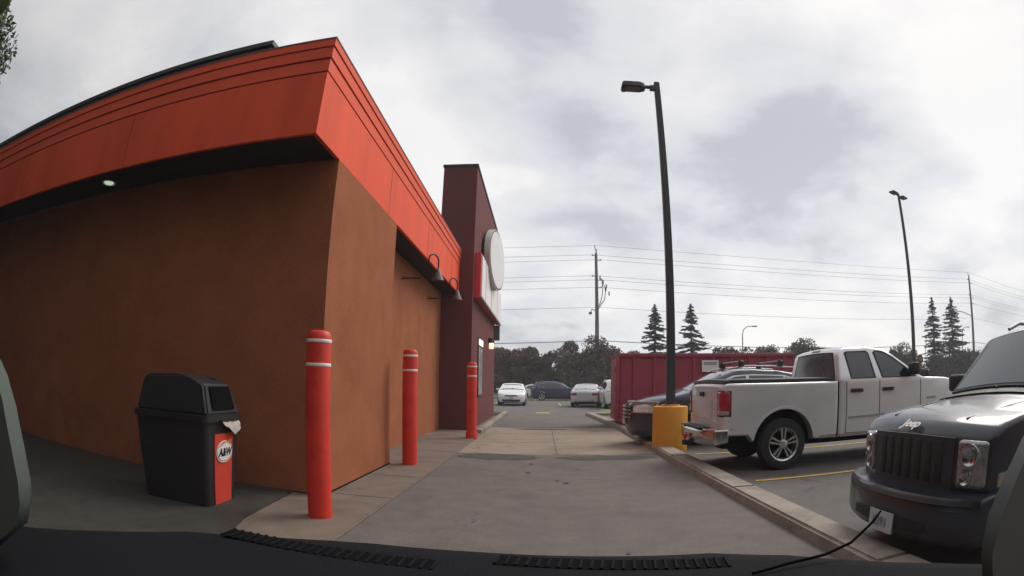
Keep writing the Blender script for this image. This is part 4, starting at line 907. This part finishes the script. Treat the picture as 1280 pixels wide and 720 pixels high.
spruce('spruce left of the black lamp post, above the maroon skip', (12.15, 60, 0), 9.95, 3.0, 1, G)
spruce('spruce right of the black lamp post, broader and bushier', (16.35, 60, 0), 10.1, 3.5, 2, G)
G = 'tall spruces beyond the pickup hood'
spruce('tall narrow spruce nearer the twin-head lamp post', (53.3, 60, 0), 12.0, 3.3, 3, G, 40)
spruce('tall spruce right of its narrow twin, dense to the ground', (57.4, 60, 0), 12.2, 4.5, 4, G, 42)
broad_tree('low dark evergreen clump in front of the tall spruces', (55.2, 57.5, 0), 4.6, 4.6, 'needle', 101, 14000, .18, low=.0)
broad_tree('low dark evergreen clump right of the tall spruces', (61.5, 58, 0), 4.4, 3.2, 'needle', 102, 9000, .18, low=.0)
# near tree whose branch tips hang into the top left corner
broad_tree('leafy green tree whose branch tips hang into view above the roof', (-14.9, .6, 0), 12.0, 4.9, 'leaf', 131, 60000, .10, low=.12)

broad_tree('added leafy green tree shading the wall from just outside the left edge, nearest the camera car', (-7.0, -1.6, 0), 8.5, 3.1, 'leaf', 132, 40000, .14, low=.12)  # this and the trees below are unseen, added to shade the front wall
broad_tree('added leafy green shade tree behind the camera car, left of the lane', (-4.6, -5.2, 0), 10.0, 3.0, 'leaf', 134, 30000, .16, low=.10)
broad_tree('added leafy green shade tree behind the left edge between its two neighbours', (-10.9, -1.4, 0), 10.0, 4.0, 'leaf', 133, 40000, .15, low=.12)
# ------------------------------------------------------------------ person standing behind the pickup
def person(loc, rz):
    t = thing('person', 'person with short dark hair in a dark shirt standing behind the pickup hood', 'person', loc, rz)
    me = bpy.data.meshes.new('body')
    J = {'pel': (0, 0, 1.0, .15), 'sp': (0, 0, 1.18, .14), 'ch': (0, 0, 1.40, .155), 'nk0': (0, 0, 1.53, .075), 'nk': (.01, 0, 1.60, .055), 'hd': (.02, 0, 1.66, .06)}
    E_ = [('pel', 'sp'), ('sp', 'ch'), ('ch', 'nk0'), ('nk0', 'nk'), ('nk', 'hd')]
    for s, n in ((1, 'l'), (-1, 'r')):
        J['sh'+n] = (0, s*.19, 1.48, .07); J['el'+n] = (-.02, s*.27, 1.19, .048); J['wr'+n] = (.06, s*.29, .94, .032); J['pm'+n] = (.08, s*.29, .86, .036)
        J['hp'+n] = (0, s*.10, .93, .10); J['kn'+n] = (.02, s*.11, .52, .065); J['an'+n] = (0, s*.12, .10, .042); J['to'+n] = (.16, s*.13, .05, .038)
        E_ += [('ch', 'sh'+n), ('sh'+n, 'el'+n), ('el'+n, 'wr'+n), ('wr'+n, 'pm'+n), ('pel', 'hp'+n), ('hp'+n, 'kn'+n), ('kn'+n, 'an'+n), ('an'+n, 'to'+n)]
        for f in range(4):
            a = 'f%d%s' % (f, n); y = s*.29; x = .045+f*.022; J[a] = (x, y, .815, .010); J[a+'t'] = (x+.005, y-s*.012, .77-.01*(f in (1, 2)), .008); E_ += [('pm'+n, a), (a, a+'t')]
        J['th'+n] = (.115, s*.28, .835, .011); J['tht'+n] = (.13, s*.27, .80, .009); E_ += [('pm'+n, 'th'+n), ('th'+n, 'tht'+n)]
    ks = list(J); idx = {k: i for i, k in enumerate(ks)}
    me.from_pydata([J[k][:3] for k in ks], [(idx[a], idx[c]) for a, c in E_], [])
    tmp = bpy.data.objects.new('tmp', me); COL.objects.link(tmp)
    md = tmp.modifiers.new('s', 'SKIN'); md.use_smooth_shade = True
    for i, k in enumerate(ks): me.skin_vertices[0].data[i].radius = (J[k][3],)*2
    me.skin_vertices[0].data[idx['pel']].use_root = True
    tmp.modifiers.new('u', 'SUBSURF').levels = 2
    bpy.context.view_layer.update()
    m2 = bpy.data.meshes.new_from_object(tmp.evaluated_get(bpy.context.evaluated_depsgraph_get())); bpy.data.objects.remove(tmp)
    # head joined to the same body surface
    bm = bmesh.new(); bm.from_mesh(m2); bpy.data.meshes.remove(m2)
    hb = bmesh.new(); bmesh.ops.create_uvsphere(hb, u_segments=24, v_segments=18, radius=1)
    for v in hb.verts:
        x, y, z = v.co; k = 1-.22*max(0, -z)
        fx_ = .105*x*k
        if x > .5: fx_ += .018*max(0, 1-abs(y)*5)*max(0, 1-abs(z+.12)*4)     # nose
        if x > .5 and abs(abs(y)-.33) < .16 and abs(z-.02) < .14: fx_ -= .010    # eye sockets
        v.co = (fx_+.025, .078*y*k, .122*z+1.755)
    for s in (1, -1):
        r_ = bmesh.ops.create_uvsphere(hb, u_segments=10, v_segments=8, radius=.03)
        for v in r_['verts']: v.co = (v.co.x*.7+.02, v.co.y*.4+s*.079, v.co.z+1.75)
    mh = bpy.data.meshes.new('h'); hb.to_mesh(mh); hb.free(); bm.from_mesh(mh)
    for f in bm.faces:
        c = f.calc_center_median(); f.smooth = True
        f.material_index = 2 if c.z < 1.0 and abs(c.y) < .24 else 1 if (1.0 <= c.z < 1.53 and not (abs(c.y) > .22 and c.z < 1.26)) else 0
    body = finish('body', bm, ['skin', 'shirt', 'jeans'], t); body.data.polygons.foreach_set('use_smooth', [True]*len(body.data.polygons))
    bm = bmesh.new(); bmesh.ops.create_uvsphere(bm, u_segments=24, v_segments=18, radius=1)
    bmesh.ops.delete(bm, geom=[v for v in bm.verts if v.co.x > .45 and v.co.z < .40 or v.co.z < -.55], context='VERTS')
    for v in bm.verts: v.co = (.116*v.co.x+.016, .092*v.co.y, .136*v.co.z+1.762)
    finish('hair', bm, 'hair', t, 60)
    return t
person((9.2, 11.0, 0), R(-135))

# ------------------------------------------------------------------ dashboard of the car the picture is taken from
ZD = 1.08
t = thing('dashboard', 'dark vinyl dashboard top with reflected defrost grilles along the bottom edge of the view', 'dashboard', (0, .6, 0))
edge = DASH = [(-.95, .36), (-.83, .46), (-.755, .53), (-.665, .64), (-.56, .755), (-.44, .815), (-.33, .85), (-.26, .862), (-.10, .86), (.09, .845), (.26, .83), (.37, .775), (.45, .70), (.55, .60), (.65, .47), (.95, .34)]
bm = bmesh.new()
prof = [(0, -.35), (0, -.06), (-.012, -.03), (-.04, -.008), (-.10, 0), (-.55, .01)]
rows = []
for (dy, dz) in prof: rows.append([bm.verts.new((x*(1+.15*dy), (y-.6)+dy, ZD+dz)) for x, y in edge])
for A, B in zip(rows, rows[1:]):
    for i in range(len(edge)-1): bm.faces.new((A[i], A[i+1], B[i+1], B[i]))
bm.faces.new([r_[0] for r_ in rows]); bm.faces.new([r_[-1] for r_ in rows][::-1])
ds = finish('body', bm, 'dash', t, 50)
def vent_reflection(x0, x1, y, n, rz):  # solid slats standing in for the defrost grille mirrored in the windscreen
    bm = bmesh.new(); box(bm, x0, x1, y-.6-.022, y-.6+.022, ZD+.0005, ZD+.0015)
    cx_ = (x0+x1)/2; mw = Matrix.Translation((cx_, y-.6, 0)) @ Matrix.Rotation(rz, 4, 'Z') @ Matrix.Translation((-cx_, .6-y, 0))
    bm.transform(mw); v_ = finish('reflected_grille', bm, 'hole', t)
    bm = bmesh.new()
    for k in range(n+1):
        x = x0+(x1-x0)*k/n; box(bm, x-.002, x+.002, y-.6-.022, y-.6+.022, ZD+.001, ZD+.0035)
    bm.verts.index_update()
    bm.transform(mw); finish('reflected_slats', bm, 'dash', v_)
vent_reflection(-.48, -.14, .725, 22, R(-3)); vent_reflection(-.06, .26, .735, 22, R(-8))
def trim(name, label, pts, y, th):  # flat slabs imitating windscreen reflections of door panels and pillars
    bm = bmesh.new(); A = [bm.verts.new((x, y, z)) for x, z in pts]; f = bm.faces.new(A)
    ex = bmesh.ops.extrude_face_region(bm, geom=[f]); bmesh.ops.translate(bm, vec=(0, -th, 0), verts=[q for q in ex['geom'] if isinstance(q, bmesh.types.BMVert)])
    bmesh.ops.bevel(bm, geom=[e_ for e_ in bm.edges if all(abs(v.co.y-y) < 1e-5 for v in e_.verts)], offset=.012, segments=5, affect='EDGES')
    return tag(finish(name, bm, 'reflected2' if 'right' in label else 'pillar', None, 40), label, 'reflection')
trim('reflection_slab', 'pale grey windscreen image of pillar trim at the left edge above the dashboard', [(-.60, 1.342), (-.565, 1.318), (-.538, 1.283), (-.521, 1.24), (-.512, 1.205), (-.515, 1.18), (-.53, 1.155), (-.63, 1.10), (-.75, 1.10), (-.75, 1.342)], .35, .03)
trim('reflection_slab', 'pale grey windscreen image of pillar trim at the right edge below the dark suv', [(.475, 1.292), (.447, 1.275), (.415, 1.238), (.395, 1.205), (.392, 1.17), (.405, 1.14), (.48, 1.06), (.62, 1.06), (.62, 1.292)], .35, .03)
bm = bmesh.new(); tube(bm, [(.27, .64, ZD+.006), (.33, .655, ZD+.008), (.39, .66, ZD+.010), (.445, .675, ZD+.016), (.50, .70, ZD+.034), (.515, .70, ZD+.05)], [.0024, .0024, .0024, .0024, .0022, .0016], 8)
tag(finish('wiper_blade', bm, 'hole', None, 60), 'thin black wiper tip curving up in front of the suv bumper', 'wiper')

# ------------------------------------------------------------------ haze volume added to lift far dark tones like the camera does
bm = bmesh.new(); box(bm, -220, 220, -60, 140, -1.0, 24)
hz = finish('haze', bm, 'white'); hz['kind'] = 'stuff'
hm = bpy.data.materials.new('haze'); hm.use_nodes = True; hn = hm.node_tree.nodes; hn.clear()
ho = hn.new('ShaderNodeOutputMaterial'); hv = hn.new('ShaderNodeVolumePrincipled'); hv.inputs['Color'].default_value = (.9, .88, .92, 1); hv.inputs['Density'].default_value = .0016
hm.node_tree.links.new(hv.outputs[0], ho.inputs['Volume']); hz.data.materials.clear(); hz.data.materials.append(hm)
